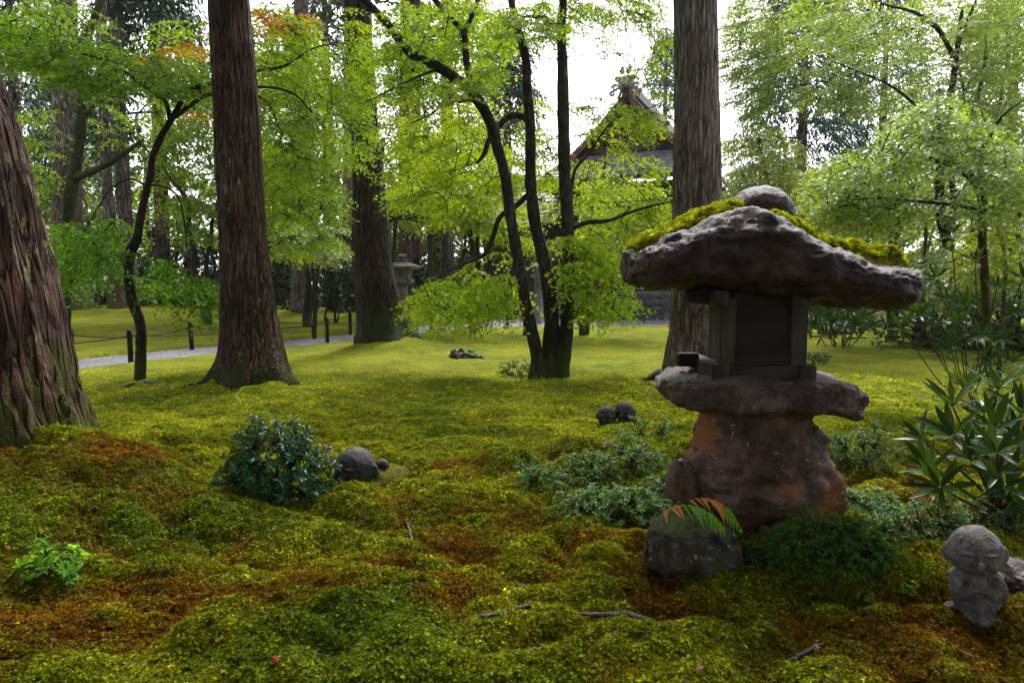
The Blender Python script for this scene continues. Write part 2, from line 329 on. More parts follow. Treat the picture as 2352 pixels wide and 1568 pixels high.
M['mossbark'] = m_bark('bark_mossy', (0.02, 0.02, 0.008), (0.04, 0.045, 0.014), (0.07, 0.075, 0.026), (0.2, 0.22, 0.15), 0.6, None, zs=0.5, sc=10, bd=0.015, strips=False)
M['root'] = m_bark('bark_root', (0.014, 0.010, 0.010), (0.04, 0.028, 0.028), (0.10, 0.075, 0.078), None, zs=1.0, sc=16, bd=0.008, rough=0.5, strips=False)
M['caprock'] = m_rock('rock_cap', ((0.006, 0.0035, 0.0035), (0.04, 0.022, 0.02), (0.12, 0.078, 0.07)), 4.0, (0.2, 0.16, 0.12), 0.65, (0.10, 0.042, 0.02), 0.60, 0.42, None, 0.06)
M['rustrock'] = m_rock('rock_rust', ((0.02, 0.011, 0.009), (0.16, 0.085, 0.06), (0.36, 0.235, 0.185)), 5.5, (0.5, 0.42, 0.38), 0.62, (0.42, 0.14, 0.035), 0.54, 0.55, None, 0.06)
M['shelfrock'] = m_rock('rock_shelf', ((0.02, 0.013, 0.010), (0.12, 0.08, 0.065), (0.30, 0.23, 0.195)), 6.0, (0.33, 0.28, 0.24), 0.63, (0.26, 0.085, 0.022), 0.62, 0.55, None, 0.06)
M['mossrock'] = m_rock('rock_mossy', ((0.012, 0.010, 0.008), (0.06, 0.05, 0.038), (0.16, 0.145, 0.125)), 7.0, (0.34, 0.34, 0.30), 0.60, None, 0.6, 0.8, ((0.05, 0.075, 0.008), 0.68))
M['statue'] = m_rock('stone_statue', ((0.05, 0.044, 0.042), (0.17, 0.155, 0.15), (0.34, 0.32, 0.32)), 9.0, (0.32, 0.31, 0.22), 0.6, (0.07, 0.065, 0.02), 0.56, 0.85, None, 0.02)
M['statuedark'] = m_rock('stone_statue_dark', ((0.012, 0.011, 0.012), (0.034, 0.031, 0.034), (0.075, 0.07, 0.076)), 9.0, (0.42, 0.42, 0.33), 0.63, (0.05, 0.05, 0.012), 0.6, 0.75, ((0.06, 0.065, 0.008), 0.82), 0.012)
M['mossrobe'] = m_rock('stone_moss_robe', ((0.045, 0.04, 0.006), (0.10, 0.095, 0.008), (0.17, 0.165, 0.012)), 30.0, None, .6, (0.03, 0.025, 0.015), .6, .95, None, .02, .1)
M['greystone'] = m_rock('stone_grey', ((0.08, 0.075, 0.075), (0.17, 0.16, 0.155), (0.28, 0.27, 0.26)), 7.0, (0.34, 0.35, 0.31), 0.64, None, 0.6, 0.8)
M['wallstone'] = m_rock('stone_wall_dark', ((0.03, 0.03, 0.033), (0.08, 0.078, 0.08), (0.17, 0.165, 0.165)), 3.0, (0.32, 0.32, 0.3), 0.63, None, 0.6, 0.75)
M['lampwood'] = m_wood('wood_weathered', (0.02, 0.017, 0.014), (0.085, 0.073, 0.06))
M['lampwoodx'] = m_wood('wood_weathered_x', (0.018, 0.015, 0.012), (0.07, 0.06, 0.05), axis=(0.08, 1, 1))
M['panelwood'] = m_wood('wood_panel', (0.012, 0.010, 0.008), (0.038, 0.032, 0.026), axis=(0.08, 1, 1))
M['hallwood'] = m_wood('wood_hall', (0.02, 0.014, 0.012), (0.07, 0.05, 0.042))
M['gablewood'] = m_wood('wood_gable', (0.09, 0.038, 0.022), (0.20, 0.085, 0.05), axis=(1, 1, 1))
M['shingle'] = m_wood('roof_shingle', (0.09, 0.082, 0.098), (0.22, 0.205, 0.235), sc=5, axis=(1, 1, 1), rough=0.42)
M['tile'] = m_plain('ridge_tile', (0.2, 0.19, 0.21), 0.5, 0.35)
M['post'] = m_wood('wood_post', (0.003, 0.0025, 0.0025), (0.013, 0.010, 0.009), rough=0.7)
M['rope'] = m_plain('rope', (0.035, 0.022, 0.014), 0.9, 0.4, 40)
M['gravel'] = m_gravel('gravel')
M['black'] = m_plain('black_paint', (0.012, 0.012, 0.013), 0.4, 0.2)
M['white'] = m_plain('white_plastic', (0.55, 0.56, 0.55), 0.5, 0.12)
M['plaster'] = m_plain('plaster_dark', (0.10, 0.095, 0.088), 0.9, 0.2, 2)
M['soil'] = m_plain('soil', (0.03, 0.022, 0.016), 0.95, 0.4, 6, 0.1)
M['deadleaf'] = m_leaf('leaf_fallen', 0.15, 0.3, 0.4)
M['rholeaf'] = m_leaf('leaf_rhododendron', 0.25, 0.36, 0.25)

# ------------------------------------------------------------------ ground
PATH_PX = [(-420, 900), (0, 856), (150, 838), (300, 822), (500, 801), (650, 790), (825, 773), (950, 761), (1060, 749), (1200, 742)]
PATH = np.array([[*G(u, v)[:2]] for u, v in PATH_PX])
PATH_HW = 0.72
COURT = (-0.6, 18.0, 23.2, 29.5)        # gravel court in front of the hall: x0, x1, y0, y1
def seg_dist(x, y, P):
    d = np.full(np.shape(x), 1e9)
    for a, b in zip(P[:-1], P[1:]):
        ab = b - a; t = np.clip(((x - a[0]) * ab[0] + (y - a[1]) * ab[1]) / (ab @ ab), 0, 1)
        d = np.minimum(d, np.hypot(x - a[0] - t * ab[0], y - a[1] - t * ab[1]))
    return d
def path_sd(x, y):
    d = seg_dist(x, y, PATH) - PATH_HW
    x0, x1, y0, y1 = COURT
    yy0 = y0 + 0.1 * (x - 0)
    dr = np.maximum(np.maximum(x0 - 0.25 * (29 - y) - x, x - x1), np.maximum(yy0 - y, y - y1))
    d2 = seg_dist(x, y, np.array([[-1.5, 27.0], [-4.5, 31.5], [-9.5, 32.3]])) - 0.9      # path branching off behind the moss island
    return np.minimum(np.minimum(d, dr), d2)
_p = G(890, 803); _q = G(1262, 856); _c2 = G(580, 885)
MOUNDS = [(-3.4, 4.6, 1.15, 1.0, 0.30), (-2.55, 4.1, 0.75, 0.55, 0.20), (-2.9, 3.3, 1.1, 0.5, 0.10), (1.95, 3.1, 0.7, 0.45, 0.13), (2.6, 2.9, .5, .4, .05),
          (-0.9, 4.15, 0.9, 0.28, 0.07), (_p.x + 0.25, _p.y - 0.1, 1.0, 0.9, 0.26), (_q.x, _q.y, 0.5, 0.5, 0.09), (_c2.x, _c2.y, 0.9, 0.8, 0.06),
          (0.9, 5.6, 0.5, 0.25, 0.08), (-1.2, 5.0, .7, .3, -0.06), (0.2, 3.3, 0.9, 0.25, -0.03), (-17.5, 27.5, 2.0, 1.6, 0.25), (-18.2, 32.5, 1.6, 1.2, 0.2),
          (-9.5, 26.2, 1.8, 1.0, 0.25), (-5.4, 19.5, 1.2, .5, .12)]
def PATHN(x, y):
    """negative on the far side of the path (that lawn lies a little higher)"""
    return np.interp(x, PATH[:, 0], PATH[:, 1]) - y
def Hbase(x, y):
    x = np.asarray(x, float); y = np.asarray(y, float)
    z = 0.020 * np.clip(y - 18, 0, 16) * sstep(-0.5, -5, x) + 0.004 * np.clip(y - 60, 0, 200)
    for cx, cy, rx, ry, h in MOUNDS:
        z = z + h * np.exp(-((x - cx) / rx) ** 2 - ((y - cy) / ry) ** 2)
    return z
def H(x, y):
    x = np.asarray(x, float); y = np.asarray(y, float)
    z = Hbase(x, y)
    sd = path_sd(x, y); near_path = 0.25 + 0.75 * sstep(0.1, 2.2, sd)
    far = near_path / (1 + np.clip(y - 5.0, 0, 60) * 0.16)
    z = z + 0.085 * fbm(x / 1.15, y / 0.8, 3.1, 3) * far
    z = z + 0.20 * (np.abs(fbm(x / 0.55 + 40, y / 0.38, 7.7, 2)) - 0.2) * far
    z = z + 0.052 * (np.abs(vnoise(x / 0.19 + 9, y / 0.14, 1.3)) - 0.3) * far
    z = z + (0.026 * np.abs(vnoise(x / 0.075, y / 0.07, 5.5)) + 0.006 * vnoise(x / 0.03, y / 0.03, 2.5)) * np.clip(far, 0.3, 1)
    return z + 0.015 + 0.045 * sstep(0.0, -0.6, PATHN(x, y)) - 0.30 * sstep(0.14, -0.10, sd + 0.05 * fbm(x * 3, y * 3, 2.2, 2))
def Hs(x, y): return float(H(np.array([x]), np.array([y]))[0])
def GH(u, v):
    """pixel -> point on the real (bumpy) ground"""
    z = 0.0
    for _ in range(6):
        p = G(u, v, z); z = Hs(p.x, p.y)
    return Vector((p.x, p.y, z))

def axis(parts):
    out = []
    for a, b, s in parts: out.append(np.arange(a, b, s))
    out.append([parts[-1][1]]); return np.concatenate(out)
xs = axis([(-260, -60, 20), (-60, -24, 1.5), (-24, -9, 0.22), (-9, -4.2, 0.09), (-4.2, 4.2, 0.048), (4.2, 9, 0.09), (9, 24, 0.22), (24, 60, 1.5), (60, 260, 20)])
ys = axis([(-40, -4, 4), (-4, 1.6, 0.4), (1.6, 7.0, 0.046), (7.0, 13, 0.065), (13, 24, 0.14), (24, 36, 0.25), (36, 70, 2), (70, 400, 30)])
X, Y = np.meshgrid(xs, ys)
Z = H(X, Y)
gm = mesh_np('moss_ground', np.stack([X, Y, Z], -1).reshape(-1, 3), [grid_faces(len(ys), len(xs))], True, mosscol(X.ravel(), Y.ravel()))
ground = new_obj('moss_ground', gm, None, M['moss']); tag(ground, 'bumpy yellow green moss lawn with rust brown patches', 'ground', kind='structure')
# gravel sheets
gx = axis([(-26, 20, 0.4)]); gy = axis([(8, 36, 0.4)]); GX, GY = np.meshgrid(gx, gy)
GZ = Hbase(GX, GY) - 0.012
for cx, cy_, rx, ry, h in MOUNDS: GZ -= h * np.exp(-((GX - cx) / rx) ** 2 - ((GY - cy_) / ry) ** 2)
F = grid_faces(len(gy), len(gx)); cxy = np.stack([GX, GY], -1).reshape(-1, 2)[F].mean(1)
F = F[path_sd(cxy[:, 0], cxy[:, 1]) < 0.75]
gp = new_obj('gravel_path', mesh_np('gravel_path', np.stack([GX, GY, GZ], -1).reshape(-1, 3), [F]), None, M['gravel'])
tag(gp, 'blue grey gravel path winding between the moss lawns', 'path', kind='structure')

# moss shoots: one uncountable mass, tufts scattered by geometry nodes
def tuft_mesh(name, seed, nb=11, h=0.010, rad=0.016, rs=0.0062):
    """a few tiny star-shaped moss shoots standing close together"""
    rg = np.random.default_rng(seed); V = []; T = []; C = []
    for i in range(nb):
        a = rg.uniform(0, 2 * np.pi); r = rad * math.sqrt(rg.random()); x, y = r * math.cos(a), r * math.sin(a)
        hh = h * rg.uniform(0.35, 1.2); ph = rg.uniform(0, 6.28); s = rs * rg.uniform(0.7, 1.3); tx, ty = rg.normal(0, 0.35, 2); c = math.exp(rg.normal(0, 0.38))
        for k in range(5):
            b = ph + k * 2 * math.pi / 5; q = 0.32; n = len(V)
            for ang, rr in ((b - 1.3, s * q), (b + 1.3, s * q), (b, s)):
                px, py = rr * math.cos(ang), rr * math.sin(ang); V.append((x + px, y + py, hh + px * tx + py * ty + (0.25 * s if rr == s else 0)))
            T.append((n, n + 1, n + 2)); C += [c] * 3
    return mesh_np(name, V, [T], False, np.array(C)[:, None] * np.ones((1, 3)))
def scatter(name, pts, nrm, scl, tufts, material, col, parent=None):
    me = bpy.data.meshes.new(name); me.vertices.add(len(pts)); me.vertices.foreach_set('co', np.asarray(pts, np.float32).ravel())
    a = me.attributes.new('scl', 'FLOAT', 'POINT'); a.data.foreach_set('value', np.asarray(scl, np.float32))
    a = me.attributes.new('nrm', 'FLOAT_VECTOR', 'POINT'); a.data.foreach_set('vector', np.asarray(nrm, np.float32).ravel())
    c4 = np.ones((len(pts), 4), np.float32); c4[:, :3] = col; a = me.attributes.new('Col', 'FLOAT_COLOR', 'POINT'); a.data.foreach_set('color', c4.ravel())
    o = new_obj(name, me, parent); me.materials.append(material)
    ng = bpy.data.node_groups.new(name, 'GeometryNodeTree'); nd, lk = ng.nodes, ng.links
    ng.interface.new_socket('Geometry', in_out='INPUT', socket_type='NodeSocketGeometry'); ng.interface.new_socket('Geometry', in_out='OUTPUT', socket_type='NodeSocketGeometry')
    gi = nd.new('NodeGroupInput'); go = nd.new('NodeGroupOutput'); jo = nd.new('GeometryNodeJoinGeometry')
    g2i = nd.new('GeometryNodeGeometryToInstance')
    for t in tufts:
        oi = nd.new('GeometryNodeObjectInfo'); oi.inputs['Object'].default_value = t; oi.inputs['As Instance'].default_value = True
        lk.new(oi.outputs['Geometry'], g2i.inputs[0])
    m2p = nd.new('GeometryNodeMeshToPoints')
    iop = nd.new('GeometryNodeInstanceOnPoints'); iop.inputs['Pick Instance'].default_value = True
    at = nd.new('GeometryNodeInputNamedAttribute'); at.data_type = 'FLOAT_VECTOR'; at.inputs['Name'].default_value = 'nrm'
    sc = nd.new('GeometryNodeInputNamedAttribute'); sc.data_type = 'FLOAT'; sc.inputs['Name'].default_value = 'scl'
    al = nd.new('FunctionNodeAlignEulerToVector'); al.axis = 'Z'; lk.new(at.outputs[0], al.inputs['Vector'])
    rv = nd.new('FunctionNodeRandomValue'); rv.data_type = 'FLOAT'; rv.inputs[3].default_value = 6.283
    ax = nd.new('FunctionNodeRotateEuler'); ax.rotation_type = 'AXIS_ANGLE'; ax.space = 'LOCAL'; lk.new(al.outputs[0], ax.inputs['Rotation']); lk.new(rv.outputs[1], ax.inputs['Angle']); ax.inputs['Axis'].default_value = (0, 0, 1)
    lk.new(gi.outputs[0], m2p.inputs[0]); lk.new(m2p.outputs[0], iop.inputs['Points']); lk.new(g2i.outputs[0], iop.inputs['Instance'])
    lk.new(ax.outputs[0], iop.inputs['Rotation']); lk.new(sc.outputs[0], iop.inputs['Scale']); lk.new(iop.outputs[0], jo.inputs[0]); lk.new(jo.outputs[0], go.inputs[0])
    md = o.modifiers.new('scatter', 'NODES'); md.node_group = ng
    return o
TUFTS = []
for i in range(4):
    tm = tuft_mesh('moss_tuft', 50 + i); tm.materials.append(M['tuft']); TUFTS.append(bpy.data.objects.new('moss_tuft', tm))
CAPTUFTS = []
for i in range(3):
    tm = tuft_mesh('moss_cap_tuft', 80 + i, 16, 0.022, 0.022, 0.010); tm.materials.append(M['tuft']); CAPTUFTS.append(bpy.data.objects.new('moss_cap_tuft', tm))
_pt = []
for y0, y1, sp, s in ((1.9, 4.2, 0.0165, 1.0), (4.2, 7.5, 0.025, 1.3), (7.5, 11.0, 0.045, 1.7)):
    n = int((y1 - y0) * 2 * (0.80 * (y0 + y1) / 2 + 0.3) / sp ** 2)
    yy = RNG.uniform(y0, y1, n); xx = RNG.uniform(-1, 1, n) * (0.80 * yy + 0.3)
    k = (path_sd(xx, yy) > 0.12) & (RNG.random(len(xx)) < np.interp(yy, [4.0, 7.5, 11.0], [1, 0.6, 0.04])); xx = xx[k]; yy = yy[k]
    _pt.append(np.stack([xx, yy, H(xx, yy), s * RNG.uniform(0.7, 1.35, len(xx))], 1))
_pt = np.vstack(_pt)
e = 0.02
nx = -(H(_pt[:, 0] + e, _pt[:, 1]) - H(_pt[:, 0] - e, _pt[:, 1])) / (2 * e); ny = -(H(_pt[:, 0], _pt[:, 1] + e) - H(_pt[:, 0], _pt[:, 1] - e)) / (2 * e)
_n = np.stack([nx, ny, np.full_like(nx, 1.2)], 1) + RNG.normal(0, 0.15, (len(nx), 3))
ms = scatter('moss_shoots', _pt[:, :3], _n, _pt[:, 3], TUFTS, M['tuft'], np.interp(_pt[:, 1], [3, 8, 14], [1.2, 1.6, 1.7])[:, None] * mosscol(_pt[:, 0], _pt[:, 1]) * np.exp(RNG.normal(0, 1, (len(_pt), 1)) * np.interp(_pt[:, 1], [3, 8], [0.38, 0.12])[:, None]))  # shoot colour brightens away from the camera, carrying the mid-lawn light
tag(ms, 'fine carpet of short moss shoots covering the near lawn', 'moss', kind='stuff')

# ------------------------------------------------------------------ foliage
def leaf_star():      # five-lobed maple leaf, one drooping triangle per lobe
    V = []; T = []
    for a, r, wd in ((-88, .66, .17), (-43, .92, .19), (0, 1.0, .2), (43, .92, .19), (88, .66, .17)):
        a = math.radians(a); c, q = math.cos(a), math.sin(a); k = len(V)
        V += [(wd * q - .02 * c, -wd * c - .02 * q, .03), (r * c + .04, r * q, -.2 * r * r), (-wd * q - .02 * c, wd * c - .02 * q, .03)]
        T.append((k, k + 1, k + 2))
    return np.array(V), np.array(T)
def leaf_tri():       # three-lobed, 4 triangles
    ang = np.radians([-70, -30, 0, 30, 70]); rad = [0.8, 0.4, 1.0, 0.4, 0.8]
    V = [(-0.05, 0, 0.04)] + [(r * math.cos(a), r * math.sin(a), -0.16 * r * r) for a, r in zip(ang, rad)]
    return np.array(V), np.array([(0, i, i + 1) for i in range(1, 5)])
def leaf_dia():       # 2 triangles
    return np.array([(-0.5, 0, -0.05), (0.05, -0.36, 0.03), (0.6, 0, -0.1), (0.05, 0.36, 0.03)]), np.array([(0, 1, 2), (0, 2, 3)])
def leaf_oval():      # folded oval leaf, 8 triangles
    V = [(0, 0, 0), (.3, -.17, .04), (.3, 0, 0), (.3, .17, .04), (.65, -.17, .02), (.65, 0, -.03), (.65, .17, .02), (1, 0, -.12)]
    return np.array(V), np.array([(0, 1, 2), (0, 2, 3), (1, 4, 5), (1, 5, 2), (2, 5, 6), (2, 6, 3), (4, 7, 5), (5, 7, 6)])
def leaf_blade():     # conifer spray: narrow drooping blade
    return np.array([(0, -.09, 0), (0, .09, 0), (.55, -.14, -.10), (.55, .14, -.10), (1.0, 0, -.32)]), np.array([(0, 2, 1), (1, 2, 3), (2, 4, 3)])
LEAF = {'star': leaf_star(), 'tri': leaf_tri(), 'dia': leaf_dia(), 'oval': leaf_oval(), 'blade': leaf_blade()}
def leaves(mb, pos, head, nrm, size, kind, col):
    TV, TT = LEAF[kind]; n = len(pos)
    x = head / np.maximum(np.linalg.norm(head, axis=1, keepdims=True), 1e-9)
    z = nrm - (nrm * x).sum(1, keepdims=True) * x; z /= np.maximum(np.linalg.norm(z, axis=1, keepdims=True), 1e-9)
    y = np.cross(z, x)
    s = np.broadcast_to(size, (n,))[:, None, None]
    V = pos[:, None] + s * (TV[None, :, 0:1] * x[:, None] + TV[None, :, 1:2] * y[:, None] + TV[None, :, 2:3] * z[:, None])
    T = TT[None] + (np.arange(n) * len(TV))[:, None, None]
    mb.add(V.reshape(-1, 3), T.reshape(-1, 3), None, np.repeat(col, len(TV), 0))
def tint(n, base, hv=0.25, yel=0.0, dk=0.0):
    """per-leaf colour: brightness jitter and some leaves yellower"""
    c = np.array(base)[None] * np.exp(RNG.normal(0, hv, (n, 1)))
    k = RNG.random((n, 1)) * yel
    return np.clip(c * (1 - k) + k * np.array([[0.30, 0.27, 0.02]]), 0, 0.8)
def spray(mbl, mbt, o, d, L, size, kind, base, ntw=8, droop=0.25, hv=0.16, yel=0.15, dens=1.05, tw=True, up=0.55, off=0.0):
    """flat fan of leafy twigs starting at o, pointing along d"""
    o = np.asarray(o, float); d = np.asarray(d, float); d = d / np.linalg.norm(d)
    side = np.cross(d, [0, 0, 1.0]); side /= max(np.linalg.norm(side), 1e-6); upv = np.cross(side, d)
    P = []; Hd = []
    angs = np.radians(np.linspace(-68, 68, ntw) + RNG.normal(0, 6, ntw)); base_t = RNG.uniform(0.0, 0.45, ntw) * (np.abs(angs) / 1.2)
    for a, bt in zip(angs, base_t):
        l = L * (0.55 + 0.45 * math.cos(a)) * RNG.uniform(0.75, 1.1)
        k = max(3, int(l / (size * 0.95) * dens)); t = np.linspace(0.12, 1, k) + RNG.normal(0, 0.02, k)
        dr = d * math.cos(a) + side * math.sin(a)
        st = o + d * L * bt * 0.6
        p = st + np.outer(t * l, dr) - np.outer(droop * L * t ** 2 * (0.6 + 0.6 * RNG.random()), [0, 0, 1]) + RNG.normal(0, size * 0.35, (k, 3)) * [1, 1, 0.6]
        sgn = np.where(np.arange(k) % 2 == 0, 1, -1)[:, None]
        lat = np.cross(dr, [0, 0, 1.0])
        h = dr * 0.7 + sgn * lat * RNG.uniform(0.4, 1.1, (k, 1)) + RNG.normal(0, 0.25, (k, 3)) - np.array([0, 0, 0.25 + droop * 0.6])
        P.append(p); Hd.append(h)
    P = np.vstack(P); Hd = np.vstack(Hd); n = len(P)
    nr = np.array([0, 0, 1.0]) * up + upv * 0.35 + RNG.normal(0, 0.5, (n, 3))
    leaves(mbl, P, Hd, nr, size * RNG.uniform(0.7, 1.2, n), kind, tint(n, base, hv, yel))
    if tw and mbt is not None:
        t = np.linspace(0, 0.85, 4)[:, None]; c = o + t * d * L - droop * L * t ** 2 * np.array([[0, 0, 1.0]]) * 0.9
        mbt.tube(c, np.linspace(0.006, 0.002, 4) * max(1, L), 3, False)
    return n
NLEAF = 0
class Tree:
    def __init__(s, name, label, loc, group=None, cat='tree'):
        s.o = thing(name, label, cat, loc, group); s.loc = np.array(loc, float)
        s.tr = MB(); s.br = MB(); s.lf = MB(); s.nodes = []
    def limb(s, pts, rad, sides=8, n=None, branch=False, wob=0.0):
        """pts: world rows (x,y,z); rad: radii at the control points"""
        P = np.hstack([np.asarray([tuple(p) for p in pts], float), np.asarray(rad, float)[:, None]])
        L = np.linalg.norm(np.diff(P[:, :3], axis=0), axis=1).sum()
        Q = catmull(P, n or max(5, int(L / 0.09) + 3)); c = Q[:, :3].copy(); r = Q[:, 3]
        if wob:
            k = np.arange(len(c)) * 0.13 + RNG.random() * 50
            c[:, 0] += wob * vnoise(k * 3, k * 0 + 3.3); c[:, 1] += wob * vnoise(k * 3, k * 0 + 8.8)
        r = r * (1 + 0.10 * vnoise(np.arange(len(c)) * 0.7 + RNG.random() * 40, np.zeros(len(c)) + 2.2))
        (s.br if branch else s.tr).tube(c - s.loc, r, sides); s.nodes.append(c); return c
    def pxlimb(s, px, Y, rad, **kw):
        """limb drawn by pixel and depth; Y a number or one per point"""
        Ys = np.broadcast_to(Y, (len(px),)); return s.limb([PY(u, v, y) for (u, v), y in zip(px, Ys)], rad, **kw)
    def foliage(s, centres, L=0.55, size=0.042, kind='star', base=(0.085, 0.16, 0.016), away=None, con=0.008, dirj=0.9, **kw):
        """sprays at the given points, each joined by a thin branch to what already stands"""
        global NLEAF
        C = np.asarray(centres, float)
        if not len(C): return
        nodes = np.vstack(s.nodes)
        d0 = np.sqrt(((C[:, None] - nodes[None]) ** 2).sum(-1)).min(1)
        for i in np.argsort(d0):
            c = C[i]
            dv = nodes - c; dist = np.sqrt((dv ** 2).sum(1) + 1.2 * np.clip(dv[:, 2], 0, 9) ** 2); j = dist.argmin(); a = nodes[j]
            L0 = np.linalg.norm(c - a)
            hd = (c - a) * [1, 1, 0.25]; hd = hd / max(np.linalg.norm(hd), 1e-6)
            if away is not None:
                aw = (c - np.asarray(away, float)) * [1, 1, 0]; hd = hd + aw / max(np.linalg.norm(aw), 1e-6)
            hd = hd + RNG.normal(0, 0.35 * dirj, 3) * [1, 1, 0.4]; hd[2] -= 0.08
            st = c - hd / max(np.linalg.norm(hd), 1e-6) * L * 0.45
            if L0 > 0.15 and con:
                t = np.linspace(0, 1, 6)[:, None]
                mid = a * (1 - t) + st * t + np.array([0, 0, 1.0]) * (0.12 * L0 * np.sin(np.pi * t)) + RNG.normal(0, 0.02 * L0, (6, 3)) * np.sin(np.pi * t)
                s.br.tube(mid - s.loc, np.linspace(con * min(2.2, 1 + L0 * .5), con * 0.5, 6), 3, False)
                nodes = np.vstack([nodes, mid[2:]])
            NLEAF += spray(s.lf, s.br if con else None, st - s.loc, hd, L * RNG.uniform(0.75, 1.2), size, kind, base, **kw)
        s.nodes = [nodes]
    def finish(s, barkmat, leafmat, branchmat=None, crown='crown', smooth=True):
        if s.tr.n: s.trunk = s.tr.build('trunk', barkmat, s.o)
        if s.br.n: s.br.build('branches', branchmat or barkmat, s.o)['kind'] = 'stuff'
        if s.lf.n:
            c = s.lf.build(crown, leafmat, s.o, smooth=False); c['kind'] = 'stuff'
        return s.o
def ell(u, v, ru, rv, Y0, Y1, n, slope=0.0, power=0.5):
    """n points spread through an elliptical piece of the view between depths Y0 and Y1"""
    a = RNG.uniform(0, 2 * np.pi, n); r = RNG.random(n) ** power
    uu = u + ru * r * np.cos(a); vv = v + rv * r * np.sin(a) + slope * (uu - u); yy = RNG.uniform(Y0, Y1, n)
    return np.array([PY(x, y, d) for x, y, d in zip(uu, vv, yy)]) if n else np.zeros((0, 3))

# ------------------------------------------------------------------ cedar trunks
def cedar_trunk(px, Y, loc, nseg=120, nz=240, flare=0.4, fz=0.5, lobes=6, amp=0.035, seed=0, taper_top=None, top=14.0):
    """px: (left, right, v) edges of the trunk in the view; returns mesh rows around loc"""
    rows = []
    for l, r, v in px:
        a = PY(l, v, Y); b = PY(r, v, Y); rows.append([(a.x + b.x) / 2, Y, a.z, (b.x - a.x) / 2])
    rows = np.array(sorted(rows, key=lambda q: q[2]))
    d = rows[-1] - rows[-3]; k = (top - rows[-1][2]) / max(d[2], 0.1)
    end = rows[-1] + d * k; end[3] = max(0.12, rows[-1][3] * 0.62)
    rows = np.vstack([rows, end])
    zlo = loc[2] - 0.25; rows[0, 2] = min(rows[0, 2], zlo)
    t = np.linspace(0, 1, nz) ** 1.35
    zz = rows[0, 2] + (rows[-1, 2] - rows[0, 2]) * t
    C = np.stack([np.interp(zz, rows[:, 2], rows[:, i]) for i in (0, 1, 3)], 1)
    a = np.linspace(0, 2 * np.pi, nseg, endpoint=False)
    A, ZZ = np.meshgrid(a, zz); rr = np.broadcast_to(C[:, 2:3], A.shape)
    hz = np.clip(ZZ - loc[2], 0, None)
    lob = 0.5 + 0.5 * vnoise(np.cos(A) * lobes * 0.35 + seed, np.sin(A) * lobes * 0.35 + seed * 2, hz * 0.3)
    fl = flare * np.exp(-hz / fz) * (0.15 + 2.6 * lob ** 2.2) + 0.05 * vnoise(np.cos(A) * 2.2 + seed, np.sin(A) * 2.2, hz * 0.35) * np.exp(-hz / 3.0)
    # long fibrous plates
    kx, ky = np.cos(A) * rr, np.sin(A) * rr
    n1 = fbm(kx * 10 + seed, ky * 10, ZZ * 0.6, 3); n2 = 1 - np.abs(vnoise(kx * 20, ky * 20 + seed, ZZ * 1.1)) * 2
    n3 = vnoise(kx * 4 + 5, ky * 4 + seed, ZZ * 0.5); n4 = vnoise(kx * 45, ky * 45, ZZ * 5 + seed)
    r2 = rr * (1 + fl) + amp * (0.5 * n1 + 0.35 * n2 + 0.45 * n3 + 0.12 * n4)
    X = C[:, 0:1] + r2 * np.cos(A); Yv = C[:, 1:2] + r2 * np.sin(A)
    V = np.stack([X, Yv, ZZ], -1).reshape(-1, 3) - np.array(loc)
    return V, grid_faces(nz, nseg, True), C, zz
def px2(l, r, v): return (l, r, v)
def cedar(label, px, Y, base, matname, parts_moss=False, crown_pts=None, crown_base=(0.02, 0.05, 0.012), name='cedar_tree', group='tall cedars', nseg=120, nz=240, **kw):
    loc = (base.x, base.y, Hs(base.x, base.y))
    t = thing(name, label, 'tree', loc, group)
    V, F, C, zz = cedar_trunk(px, Y, loc, nseg=nseg, nz=nz, **kw)
    new_obj('trunk', mesh_np('trunk', V, [F]), t, M[matname])
    if crown_pts is not None and len(crown_pts):
        mbl, mbt = MB(), MB(); L = np.array(loc)
        for c in crown_pts:
            i = np.argmin(np.abs(zz - c[2] - 0.3)); ax = np.array([C[i, 0], C[i, 1], zz[i]])
            d = (c - ax) * [1, 1, 0.2]; d /= max(np.linalg.norm(d), 1e-6)
            s = np.linspace(0, 1, 5)[:, None]; b = ax * (1 - s) + c * s; mbt.tube(b - L, np.linspace(0.07, 0.02, 5), 4, False)
            spray(mbl, None, c - d * 0.6 - L, d, 1.7, 0.34, 'dia', crown_base, ntw=7, droop=0.35, hv=0.3, yel=0, tw=False)
        mbt.build('branches', M[matname], t)['kind'] = 'stuff'
        c = mbl.build('crown', M['conifer'], t, smooth=False); c['kind'] = 'stuff'
    return t
def crown_ring(cx, cy_, r0, r1, z0, z1, n):
    a = RNG.uniform(0, 2 * np.pi, n); z = RNG.uniform(z0, z1, n); r = r1 * (1 - 0.55 * (z - z0) / (z1 - z0)) * np.sqrt(RNG.uniform((r0 / r1) ** 2, 1, n))
    return np.stack([cx + r * np.cos(a), cy_ + r * np.sin(a), z], 1)

